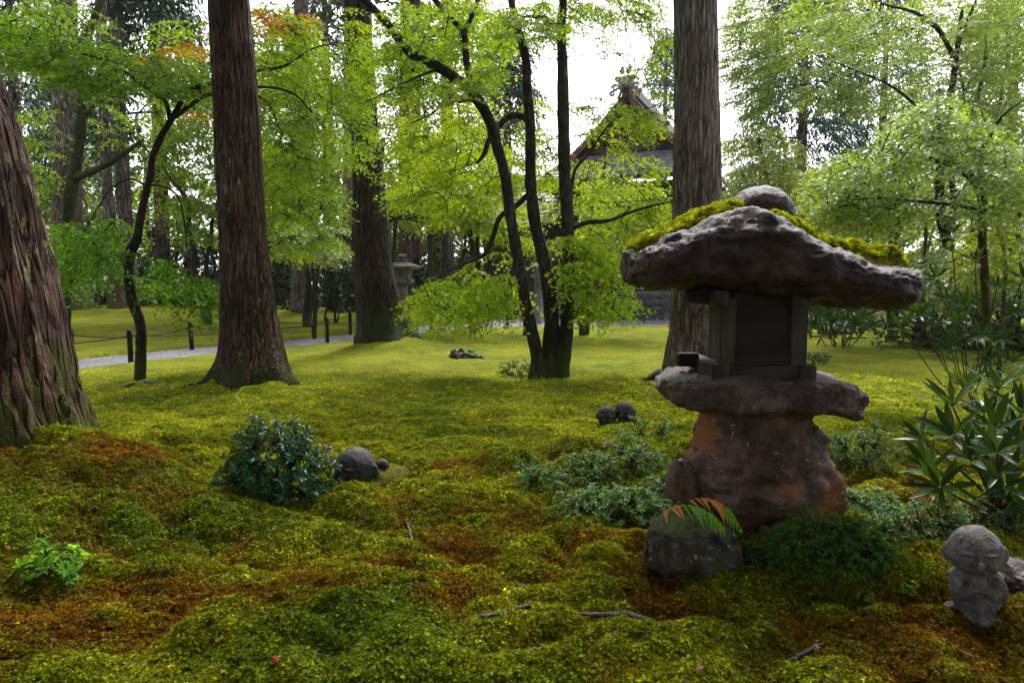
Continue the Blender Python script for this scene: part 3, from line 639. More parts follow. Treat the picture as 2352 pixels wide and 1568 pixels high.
# foreground cedar on the left edge
T_C1 = cedar('massive red brown cedar trunk with lichen and mossy foot at the left edge',
      [(-420, -92, -200), (-360, -52, 100), (-330, 0, 285), (-310, 40, 430), (-300, 64, 560), (-285, 88, 690), (-270, 106, 800), (-270, 126, 900), (-280, 152, 1000), (-300, 178, 1060)], 4.75,
      Vector((-3.72, 4.75, 0)), 'cedarfore', crown_pts=crown_ring(-3.9, 3.2, 0.5, 5.0, 6.5, 12, 110), nseg=150, nz=260, flare=0.05, fz=0.35, amp=0.07, seed=3, lobes=8)
T_C2 = cedar('straight brown cedar with pale lichen streaks, standing in front of the rope fence',
      [(482, 570, 0), (492, 585, 200), (503, 598, 400), (512, 615, 600), (514, 628, 700), (513, 645, 800), (503, 655, 850), (488, 662, 885)], 9.5,
      G(578, 885), 'cedar', crown_pts=crown_ring(-4.0, 9.0, 0.5, 3.2, 9.0, 13, 30), flare=0.34, fz=0.20, amp=0.045, seed=5, nseg=120, nz=240)
cedar('dark mossy cedar leaning left beside the gravel path, moss mound at its foot',
      [(793, 850, 0), (801, 858, 150), (809, 867, 300), (811, 890, 500), (811, 899, 600), (818, 918, 690), (824, 936, 760), (822, 946, 800)], 15.0,
      G(886, 803), 'cedardark', crown_pts=crown_ring(-4.0, 15.5, 0.5, 2.6, 11.0, 14, 16), flare=0.22, fz=0.25, amp=0.05, seed=9, nseg=100, nz=200)
T_C4 = cedar('straight grey cedar trunk rising behind the big stone lantern',
      [(1550, 1645, 0), (1549, 1649, 200), (1548, 1653, 400), (1547, 1655, 500), (1545, 1652, 650), (1540, 1648, 760), (1530, 1650, 820), (1520, 1660, 860)], 10.4,
      G(1596, 860), 'cedargrey', crown_pts=crown_ring(2.9, 11.5, 0.5, 2.0, 11, 14, 8), flare=0.42, fz=0.22, amp=0.04, seed=13, nseg=120, nz=240)
# grey cedars far left
for lab, px, Y, u, v in (
    ('grey lichen covered cedar behind the mossy maple, far left', [(122, 173, 0), (124, 176, 200), (126, 181, 400), (129, 185, 520), (131, 192, 640), (125, 206, 700), (118, 216, 736)], 27.5, 166, 733),
    ('slim pale cedar, left one of the pair at the back of the far lawn', [(222, 243, 0), (226, 245, 200), (232, 254, 400), (243, 270, 560), (250, 281, 660), (249, 287, 705)], 31.0, 268, 706),
    ('pale spotted cedar, right one of the pair at the back of the far lawn', [(253, 279, 0), (258, 285, 200), (266, 296, 400), (276, 306, 560), (284, 320, 660), (284, 333, 705)], 32.0, 308, 706)):
    p = PY(u, v, Y)
    cedar(lab, px, Y, p, 'cedarlichen', crown_pts=crown_ring(p.x, p.y + 1, 0.5, 2.5, 14, 18, 8), flare=0.20, fz=0.35, amp=0.05, seed=u * .1, nseg=64, nz=150, top=19)
# far cedars between the maples
for lab, l, r, base, Y, m in (
    ('thick grey cedar trunk standing behind the low rope fence in the shade', 671, 712, 688, 26.5, 'cedargrey'),
    ('reddish far cedar trunk just left of the propped limb', 916, 946, 640, 33, 'cedar'), ('reddish far cedar trunk, right one of the close pair', 944, 968, 640, 34, 'cedar'),
    ('slender reddish far cedar trunk beyond the wooden notice board', 1014, 1030, 640, 36, 'cedar'), ('far grey cedar trunk glimpsed above the dark mossy limb', 787, 812, 640, 35, 'cedargrey'),
    ('pale straight far trunk between the mossy cedar and the curved maple', 1018, 1042, 640, 40, 'cedargrey')):
    p = PY((l + r) / 2, base, Y)
    w_ = (r - l)
    up_ = (0.8 if l in (1018, 787) else 0.9)
    cedar(lab, [(l + w_ * .12, r - w_ * .12, -20), (l + w_ * .06, r - w_ * .06, 300), (l, r, base - 60), (l - 1, r + 1, base)], Y, p, m, crown_pts=crown_ring(p.x, p.y, 0.5, 3.2, 13, 19, 18), flare=0.25, fz=0.3, amp=0.04, seed=l * .07, nseg=40, nz=90, group='far cedars', top=20)

# ------------------------------------------------------------------ maples
GREEN = (0.075, 0.155, 0.013); BRIGHT = (0.12, 0.20, 0.016); DEEP = (0.035, 0.095, 0.016); PALE = (0.10, 0.19, 0.035); FARG = (0.06, 0.12, 0.018)

# slender maple in front of the path
b = GH(322, 866)
t = Tree('maple_tree', 'slender crooked maple with a bare bent trunk, in front of the path at left', b, 'maples')
Yb = b.y
t.pxlimb([(322, 880), (322, 861), (324, 783), (321, 739), (305, 695), (297, 651), (296, 607), (300, 578), (315, 548), (322, 505), (334, 446), (346, 402), (349, 366), (369, 316), (393, 275)], Yb,
         [.10, .085, .075, .074, .072, .07, .072, .075, .066, .058, .055, .052, .05, .048, .045], sides=10)
t.pxlimb([(393, 275), (431, 214), (469, 196), (500, 190), (583, 164), (653, 152), (720, 111), (779, 100)], [Yb, Yb, Yb, Yb + .1, Yb + .4, Yb + .6, Yb + .8, Yb + 1], [.04, .036, .032, .03, .024, .02, .014, .008], branch=True)
t.pxlimb([(393, 275), (445, 237), (483, 217), (590, 200), (665, 211), (700, 240), (750, 300)], [Yb, Yb, Yb, Yb + .5, Yb + .7, Yb + .9, Yb + 1], [.036, .03, .028, .02, .018, .013, .008], branch=True)
t.pxlimb([(588, 218), (618, 240), (640, 290), (668, 345)], [Yb + .5, Yb + .6, Yb + .8, Yb + 1], [.016, .013, .01, .006], branch=True)
t.pxlimb([(390, 272), (384, 243), (372, 226), (322, 193), (278, 155), (246, 138), (150, 120), (60, 130)], [Yb, Yb, Yb - .1, Yb - .3, Yb - .5, Yb - .6, Yb - .8, Yb - 1], [.034, .03, .028, .024, .02, .016, .012, .006], branch=True)
t.pxlimb([(337, 428), (300, 410), (265, 425), (235, 460), (190, 540)], [Yb, Yb - .1, Yb - .3, Yb - .5, Yb - .7], [.018, .015, .012, .010, .005], branch=True)
t.pxlimb([(337, 424), (380, 430), (410, 455), (425, 520), (430, 580), (450, 630)], [Yb, Yb - .1, Yb - .1, Yb, Yb + .2, Yb + .3], [.018, .015, .013, .011, .008, .005], branch=True)
aw = PY(350, 300, Yb)
t.foliage(np.vstack([ell(230, 150, 230, 62, Yb - 1.4, Yb + .6, 130, 0.18), ell(430, 175, 90, 45, Yb - .3, Yb + .5, 22, .2), ell(60, 80, 90, 70, Yb - 1.6, Yb + 1, 40)]), L=0.5, size=0.040, base=(0.08, 0.185, 0.015), away=aw, droop=0.28, yel=0.12)
t.foliage(np.vstack([ell(425, 655, 95, 62, Yb - .4, Yb + 1.2, 40, 0.3), ell(185, 585, 80, 85, Yb - .9, Yb + .2, 42), ell(265, 560, 60, 60, Yb - .3, Yb + .4, 14)]), L=0.5, size=0.040, base=(0.07, 0.19, 0.014), droop=0.6, yel=0.05, dens=.9)
t.foliage(np.vstack([ell(690, 220, 105, 190, Yb + .3, Yb + 3.2, 170), ell(700, 480, 100, 110, Yb + 1.2, Yb + 3.5, 62), ell(830, 200, 45, 190, Yb + 1.5, Yb + 3.8, 50)]), L=0.5, size=0.040, base=(0.11, 0.22, 0.014), away=aw, droop=0.35, yel=0.2)
t.foliage(np.vstack([ell(640, 45, 85, 32, Yb + .2, Yb + 1.4, 13), ell(430, 115, 50, 16, Yb + .2, Yb + 1, 5), ell(315, 140, 30, 14, Yb, Yb + 1, 3), ell(450, 262, 12, 12, Yb, Yb + 1, 1)]), L=0.42, size=0.040, base=(0.26, 0.06, 0.012), away=aw, droop=0.3, yel=0.75, hv=.3, dens=.8)
T_SLIM = t.finish(M['maplebark'], M['leaf'])

# triple-stemmed maple in the middle
b = GH(1262, 858)
t = Tree('maple_tree', 'three stemmed maple in the middle of the lawn with drooping bright branches', b, 'maples')
Yb = b.y
def Yl(*a): return [Yb + x for x in a]
t.pxlimb([(1243, 885), (1240, 850), (1233, 812), (1207, 695), (1192, 607), (1174, 505), (1160, 402), (1142, 337), (1131, 293), (1110, 249), (1087, 217), (1057, 188), (1013, 158), (970, 138), (940, 120), (911, 82), (888, 53), (838, 0), (800, -60)],
         Yl(0, 0, -.03, -.06, -.08, -.1, -.12, -.15, -.2, -.2, -.3, -.3, -.4, -.4, -.5, -.6, -.7, -.9, -1.1), [.20, .16, .105, .088, .085, .083, .08, .078, .085, .08, .085, .075, .072, .07, .066, .06, .055, .05, .03], sides=12)
t.pxlimb([(1090, 222), (1084, 200), (1072, 146), (1066, 79), (1043, 50), (999, 0), (975, -50)], Yl(-.3, -.3, -.3, -.3, -.4, -.5, -.6), [.062, .055, .05, .048, .04, .035, .02], sides=10)
t.pxlimb([(1066, 82), (1078, 50), (1098, 0), (1110, -50)], Yl(-.3, -.3, -.2, -.1), [.04, .036, .033, .02], sides=8)
t.pxlimb([(1264, 890), (1264, 830), (1268, 754), (1262, 666), (1248, 592), (1230, 519), (1221, 446), (1218, 402), (1218, 293), (1211, 205), (1207, 132), (1192, 73), (1177, 15), (1165, -40)],
         Yl(.02, .02, .02, .03, .04, .05, .05, .05, .05, .05, .05, .02, 0, 0), [.19, .15, .12, .112, .098, .09, .09, .082, .075, .07, .062, .056, .05, .03], sides=12)
t.pxlimb([(1288, 890), (1290, 850), (1297, 800), (1303, 724), (1306, 607), (1303, 490), (1297, 402), (1294, 278), (1292, 146), (1289, 73), (1294, 0), (1298, -50)],
         Yl(0, -.02, -.03, -.05, -.08, -.08, -.1, -.1, -.1, -.1, -.1, -.1), [.18, .13, .108, .10, .098, .096, .09, .088, .075, .065, .055, .04], sides=12)
t.pxlimb([(1289, 80), (1280, 68), (1255, 45), (1227, 38), (1200, 40)], Yl(-.1, -.15, -.2, -.3, -.4), [.05, .046, .04, .03, .01], branch=True)
t.pxlimb([(1215, 285), (1205, 270), (1180, 264), (1160, 275), (1148, 287), (1125, 316), (1113, 352), (1096, 375)], Yl(.05, .1, .16, .2, .22, .25, .28, .3), [.05, .052, .05, .052, .048, .042, .036, .02], branch=True, sides=9)
t.pxlimb([(1221, 440), (1205, 455), (1180, 477), (1148, 499), (1131, 548), (1116, 581), (1078, 601), (1020, 625), (960, 680)], Yl(.05, .08, .1, .1, .05, 0, -.1, -.3, -.4), [.05, .046, .042, .038, .036, .032, .024, .014, .006], branch=True)
t.pxlimb([(1300, 525), (1318, 522), (1353, 510), (1397, 507), (1441, 490), (1500, 472), (1546, 463)], Yl(-.08, -.1, -.1, -.1, 0, .1, .2), [.05, .04, .036, .03, .024, .017, .01], branch=True)
t.pxlimb([(1306, 580), (1318, 590), (1345, 630), (1390, 690), (1430, 730)], Yl(-.1, -.15, -.2, -.3, -.3), [.03, .024, .018, .012, .006], branch=True)
t.pxlimb([(1300, 470), (1312, 440), (1321, 390), (1353, 352), (1382, 308), (1417, 270), (1470, 252), (1529, 240)], Yl(0, .1, .2, .3, .5, .6, .8, 1.0), [.03, .028, .026, .022, .018, .014, .01, .006], branch=True)
t.pxlimb([(1110, 250), (1080, 230), (1055, 235), (1030, 232), (990, 262), (940, 285)], Yl(-.2, -.3, -.4, -.5, -.6, -.8), [.026, .022, .018, .016, .012, .006], branch=True)
t.pxlimb([(1013, 158), (975, 170), (930, 190), (880, 215), (830, 240)], Yl(-.4, -.5, -.8, -1, -1.2), [.022, .018, .014, .010, .005], branch=True)
t.foliage(np.vstack([ell(1010, 110, 150, 130, Yb - 1.8, Yb + 2.0, 150), ell(1220, 55, 80, 60, Yb - 1.2, Yb + 1.2, 40), ell(1330, 30, 50, 45, Yb - .5, Yb + 1, 12)]), L=0.5, size=0.040, base=(0.12, 0.23, 0.014), away=PY(1200, 200, Yb), droop=0.3, yel=0.2)
t.foliage(np.vstack([ell(1010, 380, 140, 130, Yb + .2, Yb + 3.5, 120), ell(1170, 480, 60, 130, Yb + .4, Yb + 2, 34), ell(1250, 330, 40, 120, Yb + .5, Yb + 2, 22)]), L=0.5, size=0.040, base=(0.14, 0.25, 0.016), away=PY(1200, 300, Yb), droop=0.32, yel=0.25)
t.foliage(np.vstack([ell(1050, 680, 115, 66, Yb - 1.2, Yb + .4, 74), ell(1140, 690, 60, 66, Yb - .9, Yb + .4, 22)]), L=0.42, size=0.047, base=(0.25, 0.40, 0.025), away=PY(1260, 560, Yb), droop=0.5, yel=0.25)
t.foliage(np.vstack([ell(1380, 650, 78, 88, Yb - .9, Yb + .4, 66, 0.35), ell(1350, 560, 50, 60, Yb - .5, Yb + .5, 24)]), L=0.42, size=0.047, base=(0.24, 0.385, 0.025), away=PY(1290, 520, Yb), droop=0.5, yel=0.25)
t.foliage(np.vstack([ell(1430, 285, 105, 36, Yb + .2, Yb + 1.8, 26, -.12), ell(1430, 420, 100, 85, Yb + .5, Yb + 2.5, 40), ell(1480, 500, 60, 50, Yb - .3, Yb + 1.5, 26)]), L=0.45, size=0.040, base=(0.13, 0.235, 0.02), away=PY(1290, 420, Yb), droop=0.3, yel=0.25)
t.foliage(np.vstack([ell(1450, 90, 80, 90, Yb + 1, Yb + 2.5, 16), ell(1500, 150, 40, 80, Yb + .8, Yb + 2, 10), ell(1430, 15, 120, 35, Yb + .2, Yb + 2, 34), ell(1400, 250, 90, 40, Yb + .6, Yb + 1.6, 12)]), L=0.45, size=0.040, base=(0.10, 0.19, 0.02), away=PY(1290, 100, Yb), droop=0.4, yel=0.2)
t.finish(M['maplebark'], M['leaf'])

# mossy maple far left
b = PY(140, 766, 20.0); b.z = Hs(b.x, b.y)
t = Tree('maple_tree', 'moss covered forked maple with a hollow foot, in front of the far left cedar', b, 'maples')
t.pxlimb([(138, 780), (140, 762), (145, 735), (150, 690), (151, 620), (153, 540), (158, 470), (168, 410), (178, 350), (187, 280), (188, 230), (190, 160), (195, 90), (210, 60), (232, 0), (240, -40)], 20.0, [.34, .28, .2, .16, .15, .15, .16, .17, .15, .16, .13, .13, .14, .11, .09, .05], sides=12)
t.pxlimb([(168, 412), (185, 404), (205, 396), (249, 375), (293, 346), (330, 320)], [20, 19.9, 19.8, 19.6, 19.4, 19.2], [.12, .11, .10, .085, .07, .03], sides=9)
t.pxlimb([(187, 280), (200, 262), (222, 238), (250, 225)], 20, [.08, .07, .055, .03], sides=8)
t.foliage(np.vstack([ell(110, 80, 140, 90, 17, 22, 70), ell(60, 330, 80, 110, 18, 23, 36), ell(270, 270, 60, 70, 18.5, 21, 10)]), L=0.8, size=0.085, kind='tri', base=(0.06, 0.14, 0.012), away=PY(190, 250, 20), droop=0.3, con=0.016, yel=.15)
t.foliage(np.vstack([ell(160, 590, 60, 80, 18.6, 19.6, 26)]), L=0.7, size=0.08, kind='tri', base=(0.045, 0.11, 0.012), droop=0.45, con=0.012)
t.finish(M['mossbark'], M['leaf'])

# right hand maples
b = GH(2196, 790)
t = Tree('maple_tree', 'right hand maple with a forked grey trunk and tall layered crown', b, 'maples')
Yb = b.y
t.pxlimb([(2202, 810), (2200, 783), (2196, 666), (2178, 563), (2160, 490), (2158, 402), (2165, 330), (2180, 250), (2190, 180), (2200, 100), (2210, 20)], Yb, [.17, .14, .125, .12, .11, .10, .09, .085, .07, .06, .03], sides=10)
t.pxlimb([(2172, 545), (2188, 500), (2189, 440), (2186, 402), (2205, 330), (2240, 240), (2260, 160), (2265, 90)], [Yb + x for x in (0, .1, .2, .2, .3, .4, .5, .5)], [.085, .08, .075, .07, .06, .05, .04, .02], sides=8)
t.pxlimb([(2190, 130), (2159, 73), (2136, 53), (2101, 29), (2022, 9)], [Yb, Yb - .1, Yb - .3, Yb - .5, Yb - .8], [.05, .05, .045, .035, .02], branch=True)
t.pxlimb([(2195, 130), (2205, 90), (2230, 30), (2250, -20)], Yb, [.045, .042, .035, .02], branch=True)
t.pxlimb([(2165, 330), (2120, 260), (2050, 200), (1960, 160), (1880, 130)], [Yb, Yb - .3, Yb - .6, Yb - .9, Yb - 1.1], [.04, .034, .026, .018, .008], branch=True)
aw = PY(2190, 150, Yb)
t.foliage(np.vstack([ell(2000, 100, 340, 75, Yb - 1.5, Yb + 1.5, 190, -.05), ell(2230, 220, 140, 75, Yb - 1.2, Yb + 1, 80), ell(1930, 220, 140, 40, Yb - 1.2, Yb + .8, 56, 0.05), ell(1715, 130, 70, 150, Yb - .5, Yb + 2.2, 150), ell(2290, 60, 90, 80, Yb - 1, Yb + 1, 44)]),
          L=0.55, size=0.046, base=(0.12, 0.21, 0.035), away=aw, droop=0.32, yel=0.2)
t.finish(M['maplebark'], M['leafwet'])
b = GH(2262, 830)
t = Tree('maple_tree', 'low spreading maple with pale wet leaves in a broad dome, right of the lantern', b, 'maples')
Yb = 8.2
t.pxlimb([(2270, 845), (2268, 780), (2262, 640), (2256, 540), (2256, 459), (2233, 410), (2200, 384), (2159, 322), (2157, 278), (2130, 246)], [b.y, b.y - .1, 9, 8.6, 8.4, 8.3, 8.2, 8.0, 8.0, 7.9], [.08, .065, .055, .05, .05, .045, .042, .036, .028, .012], sides=9)
t.pxlimb([(2200, 384), (2165, 372), (2130, 363), (2057, 346), (1998, 346), (1930, 352)], [8.2, 8.1, 8, 7.8, 7.6, 7.5], [.034, .03, .026, .02, .014, .006], branch=True)
t.pxlimb([(2245, 430), (2262, 380), (2268, 330), (2300, 270), (2350, 230)], [8.3, 8.3, 8.2, 8, 7.9], [.03, .028, .024, .016, .008], branch=True)
t.pxlimb([(2240, 480), (2180, 470), (2100, 462), (2000, 455), (1900, 470)], [8.4, 8.2, 8, 7.8, 7.6], [.024, .02, .016, .012, .005], branch=True)
dome = []
for i in range(210):
    u = RNG.uniform(1850, 2380); c = 400 - 165 * math.exp(-((u - 2160) / 170) ** 2); dome.append(PY(u, c + RNG.uniform(-14, 130) , RNG.uniform(7.2, 9.2)))
t.foliage(np.vstack([np.array(dome), ell(2000, 480, 150, 55, 7.6, 9, 60, -.1), ell(2290, 460, 80, 60, 7.4, 8.8, 26)]), L=0.42, size=0.040, base=(0.17, 0.28, 0.08), away=PY(2200, 420, 8.2), droop=0.36, yel=0.15)
t.finish(M['maplebark'], M['leafwet'])
b = GH(2294, 868); b2 = b
t = Tree('maple_sapling', 'thin brown sapling with yellow green leaves by the right edge', b, cat='tree')
Ys = b.y
t.pxlimb([(2294, 875), (2296, 800), (2303, 724), (2309, 607), (2300, 534), (2294, 496), (2283, 478), (2280, 431)], Ys, [.035, .032, .03, .028, .026, .024, .018, .012], sides=8)
t.pxlimb([(2308, 640), (2325, 615), (2352, 600), (2380, 590)], Ys, [.012, .01, .008, .005], branch=True)
t.foliage(np.vstack([ell(2250, 600, 110, 70, Ys - .8, Ys + .6, 46, -.1), ell(2320, 560, 40, 90, Ys - .5, Ys + .5, 16), ell(2275, 450, 30, 40, Ys - .2, Ys + .3, 5)]), L=0.34, size=0.040, base=(0.13, 0.21, 0.015), droop=0.3, yel=.3)
t.finish(M['maplebarklight'], M['leaf'])

# ------------------------------------------------------------------ background maples
def bgmaple(label, u, Y, vbase, tops, crowns, base, leafmat='leaf', size=0.11, L=0.95, rad=0.11, kind='tri', bark='maplebark', droop=0.3, yel=0.15, dens=0.8, name='maple_tree', group='background maples'):
    p = PY(u, vbase, Y); p.z = Hs(p.x, p.y)
    t = Tree(name, label, p, group)
    for k, tp in enumerate(tops):
        px = [(u, vbase + 8)] + list(tp); n = len(px)
        pts = [PY(a, c, Y + 0.25 * k) for a, c in px]; pts[0] = p + Vector((0, 0, -0.1)) + Vector((0.05 * k, 0, 0))
        t.limb(pts, np.linspace(rad * (1 - .2 * k), rad * 0.25, n), sides=7, n=22, wob=rad * 0.8)
    C = np.vstack([ell(*c) for c in crowns])
    if Y >= 24: kind = 'dia'; size = size * 1.15
    t.foliage(C, L=L, size=size, kind=kind, base=base, away=PY(u, crowns[0][1], Y), droop=droop, con=0.012, yel=yel, dens=dens)
    return t.finish(M[bark], M[leafmat])
bgmaple('shady background maple left of the forked mossy maple', 50, 26, 715, [[(58, 620), (45, 480), (30, 330), (40, 200)], [(70, 560), (95, 440), (110, 330)]], [(40, 420, 80, 130, 24, 27, 60), (60, 560, 60, 70, 24, 27, 30)], (0.055, 0.12, 0.014))
bgmaple('background maple behind the forked mossy maple and the pale cedar pair', 225, 38, 700, [[(226, 600), (240, 480), (235, 380)], [(215, 560), (190, 450), (170, 350)]], [(215, 420, 90, 110, 35, 40, 80), (230, 560, 80, 80, 35, 40, 50)], (0.045, 0.105, 0.018))
bgmaple('background maple with a leaning pale trunk, right of the slender crooked maple', 470, 22, 700, [[(440, 560), (425, 450), (400, 420), (370, 380)], [(480, 560), (500, 440), (490, 330)]], [(430, 380, 90, 110, 20, 25, 90), (460, 500, 60, 50, 20, 24, 30), (420, 260, 90, 60, 20, 25, 40)], (0.08, 0.16, 0.014))
bgmaple('bright background maple filling the gap between the two nearer cedars', 700, 21, 700, [[(705, 620), (690, 500), (680, 380), (670, 240)], [(715, 560), (740, 430), (750, 300)]], [(690, 330, 115, 150, 19, 25, 170), (700, 500, 100, 80, 20, 25, 70), (640, 160, 80, 80, 20, 25, 40)], (0.095, 0.175, 0.016), yel=.25)
bgmaple('low pale leaved maple spreading over the inner rope fence', 720, 18, 735, [[(718, 640), (705, 560), (680, 530)], [(728, 640), (750, 560), (770, 520)]], [(700, 560, 75, 50, 16.5, 19, 60), (770, 560, 60, 50, 16.5, 19, 34)], (0.10, 0.17, 0.03), 'leafwet', size=0.07, L=0.6, rad=0.05, yel=.2)
bgmaple('background maple behind the leaning mossy cedar, under the propped limb', 900, 24, 690, [[(905, 600), (915, 480), (930, 350)], [(895, 560), (880, 430), (870, 320)]], [(930, 420, 90, 110, 24, 28, 110), (900, 280, 60, 70, 22, 27, 36)], (0.085, 0.15, 0.024), yel=.25)
bgmaple('bright background maple behind the curved stem of the triple maple', 1085, 20, 715, [[(1085, 600), (1075, 480), (1060, 350), (1050, 240)], [(1095, 560), (1120, 450), (1140, 350)]], [(1060, 400, 90, 120, 18, 23, 130), (1130, 490, 70, 50, 18, 22, 40), (1070, 260, 70, 60, 19, 23, 30)], (0.11, 0.19, 0.016), yel=.35)
bgmaple('background maple in front of the hall, behind the triple maple', 1340, 19, 728, [[(1345, 640), (1360, 540), (1380, 430), (1400, 340)], [(1335, 600), (1325, 480), (1345, 380)]], [(1420, 440, 110, 60, 17, 21, 40), (1440, 520, 110, 70, 16, 20, 80), (1350, 480, 60, 110, 17, 21, 50), (1240, 480, 60, 120, 18, 22, 56)], (0.10, 0.18, 0.024), size=0.085, L=0.7, yel=.3)
bgmaple('bright yellow green maple between the grey cedar and the lantern ball', 1765, 15, 760, [[(1765, 600), (1768, 460), (1760, 400), (1740, 330)], [(1768, 520), (1790, 420), (1800, 350)]], [(1745, 350, 95, 65, 13.5, 17, 100), (1760, 440, 110, 60, 13.5, 17, 70)], (0.125, 0.205, 0.026), 'leafwet', size=0.06, L=0.55, rad=0.07, yel=.3)
bgmaple('hazy maple behind the pale dome of leaves at right', 2050, 17, 740, [[(2052, 600), (2040, 480), (2020, 400)], [(2060, 560), (2090, 450), (2110, 380)]], [(2000, 460, 160, 80, 15, 19, 110), (2120, 420, 130, 90, 15, 20, 70), (1960, 590, 110, 90, 14, 18, 70)], (0.10, 0.175, 0.035), 'leafwet', size=0.075, L=0.7, yel=.2)
bgmaple('shady maple behind the sapling and rhododendron at the right edge', 2330, 15, 760, [[(2325, 620), (2310, 500), (2300, 380)], [(2335, 560), (2350, 420)]], [(2290, 400, 110, 110, 13, 17, 80), (2300, 600, 90, 110, 12.5, 15, 80), (2170, 640, 80, 70, 12.5, 14.5, 44)], (0.07, 0.14, 0.025), 'leafwet', size=0.07, L=0.65, yel=.1)
bgmaple('tall background maple closing the view at the top right corner', 2240, 22, 740, [[(2235, 500), (2220, 300), (2200, 120)], [(2250, 450), (2290, 280), (2320, 120)]], [(2200, 250, 170, 150, 20, 25, 150), (1990, 50, 330, 70, 20, 26, 170), (2290, 80, 90, 90, 20, 25, 50)], (0.08, 0.15, 0.03), size=0.11, L=1.0, yel=.15)
bgmaple('tall background maple behind the straight brown cedar', 560, 26, 705, [[(560, 500), (550, 300), (540, 120)], [(565, 450), (610, 250), (640, 100)]], [(620, 130, 130, 120, 24, 30, 120), (420, 150, 90, 110, 24, 30, 50), (560, 420, 80, 140, 24, 30, 60)], (0.07, 0.14, 0.016), size=0.14, L=1.2, yel=.2)
bgmaple('tall background maple rising between the mossy cedar and the curved maple', 985, 29, 690, [[(985, 500), (975, 300), (965, 100)], [(990, 450), (1030, 250), (1060, 60)]], [(970, 190, 90, 170, 27, 32, 110), (1100, 90, 70, 100, 27, 32, 50)], (0.085, 0.155, 0.02), size=0.14, L=1.2, yel=.25)

FB = 'background maples'
for lab, u, Y, cr, col in (
    ('far luminous maple behind the grey cedar at the left', 120, 40, [(110, 480, 130, 110, 38, 43, 70)], (.085, .16, .022)),
    ('far luminous maple behind the slender crooked maple', 400, 39, [(400, 500, 120, 100, 37, 42, 70), (400, 330, 110, 90, 37, 42, 50)], (.09, .17, .022)),
    ('far luminous maple just right of the straight brown cedar', 650, 38, [(660, 560, 100, 70, 36, 41, 56), (640, 430, 90, 80, 36, 41, 44)], (.10, .18, .024)),
    ('far luminous maple behind the leaning mossy cedar', 840, 39, [(840, 540, 110, 80, 37, 42, 60), (800, 380, 90, 90, 37, 42, 44)], (.10, .18, .024)),
    ('far luminous maple behind the notice board', 1060, 41, [(1060, 560, 120, 70, 40, 44, 60), (1110, 440, 90, 90, 40, 44, 44)], (.11, .19, .03)),
    ('far pale maple behind the lantern cap at right', 1900, 27, [(1880, 470, 130, 90, 25, 29, 84), (1930, 600, 120, 80, 25, 29, 60)], (.13, .21, .05)),
    ('far pale maple behind the lamp pole', 2120, 26, [(2110, 480, 120, 100, 24, 28, 84), (2140, 620, 110, 70, 24, 28, 50)], (.12, .20, .05)),
    ('far pale maple behind the right edge sapling', 2310, 24, [(2300, 480, 100, 110, 22, 26, 74), (2310, 640, 90, 60, 22, 26, 40)], (.10, .18, .04))):
    bgmaple(lab, u, Y, 690, [[(u, 620), (u + 8, 540), (u - 5, 450)], [(u + 4, 600), (u + 40, 500)]], cr, col, size=.17 if Y > 30 else .12, L=1.3 if Y > 30 else 1.0, rad=.13, yel=.25)
# far conifers
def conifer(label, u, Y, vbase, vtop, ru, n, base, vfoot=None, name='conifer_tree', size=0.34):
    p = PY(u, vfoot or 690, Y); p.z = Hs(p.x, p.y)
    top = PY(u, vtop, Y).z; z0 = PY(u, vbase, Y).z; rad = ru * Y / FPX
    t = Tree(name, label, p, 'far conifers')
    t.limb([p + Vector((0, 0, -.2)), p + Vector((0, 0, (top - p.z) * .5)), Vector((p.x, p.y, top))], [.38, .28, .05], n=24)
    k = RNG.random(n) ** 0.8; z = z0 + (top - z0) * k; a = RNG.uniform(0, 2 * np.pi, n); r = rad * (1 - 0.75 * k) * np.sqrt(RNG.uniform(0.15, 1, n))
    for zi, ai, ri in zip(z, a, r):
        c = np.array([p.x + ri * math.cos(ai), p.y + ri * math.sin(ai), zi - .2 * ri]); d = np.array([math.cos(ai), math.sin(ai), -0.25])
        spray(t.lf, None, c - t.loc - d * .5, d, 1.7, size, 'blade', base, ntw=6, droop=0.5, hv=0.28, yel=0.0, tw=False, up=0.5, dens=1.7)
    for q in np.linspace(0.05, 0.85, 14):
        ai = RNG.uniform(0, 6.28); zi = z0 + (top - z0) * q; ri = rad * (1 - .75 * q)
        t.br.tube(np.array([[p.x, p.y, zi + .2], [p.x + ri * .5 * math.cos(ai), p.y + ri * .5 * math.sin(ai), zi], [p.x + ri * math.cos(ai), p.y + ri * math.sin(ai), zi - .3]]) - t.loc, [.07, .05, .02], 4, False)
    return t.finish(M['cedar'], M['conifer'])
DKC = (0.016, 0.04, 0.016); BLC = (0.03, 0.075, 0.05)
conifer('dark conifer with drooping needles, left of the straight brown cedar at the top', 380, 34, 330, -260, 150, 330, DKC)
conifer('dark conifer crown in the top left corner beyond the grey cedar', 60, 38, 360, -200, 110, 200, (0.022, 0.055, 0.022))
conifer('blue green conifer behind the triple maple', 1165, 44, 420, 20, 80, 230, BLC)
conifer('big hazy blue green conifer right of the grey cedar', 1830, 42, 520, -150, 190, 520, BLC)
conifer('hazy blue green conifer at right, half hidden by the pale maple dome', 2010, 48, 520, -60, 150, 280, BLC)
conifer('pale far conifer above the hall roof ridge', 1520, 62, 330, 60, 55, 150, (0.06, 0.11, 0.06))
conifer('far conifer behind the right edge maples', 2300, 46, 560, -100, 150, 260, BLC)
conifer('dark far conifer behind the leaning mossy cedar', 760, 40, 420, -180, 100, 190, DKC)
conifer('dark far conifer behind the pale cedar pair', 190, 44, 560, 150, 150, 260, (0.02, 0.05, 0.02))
conifer('shaded far conifer behind the low pale leaved maple', 640, 38, 620, 330, 130, 220, (0.03, 0.07, 0.02))
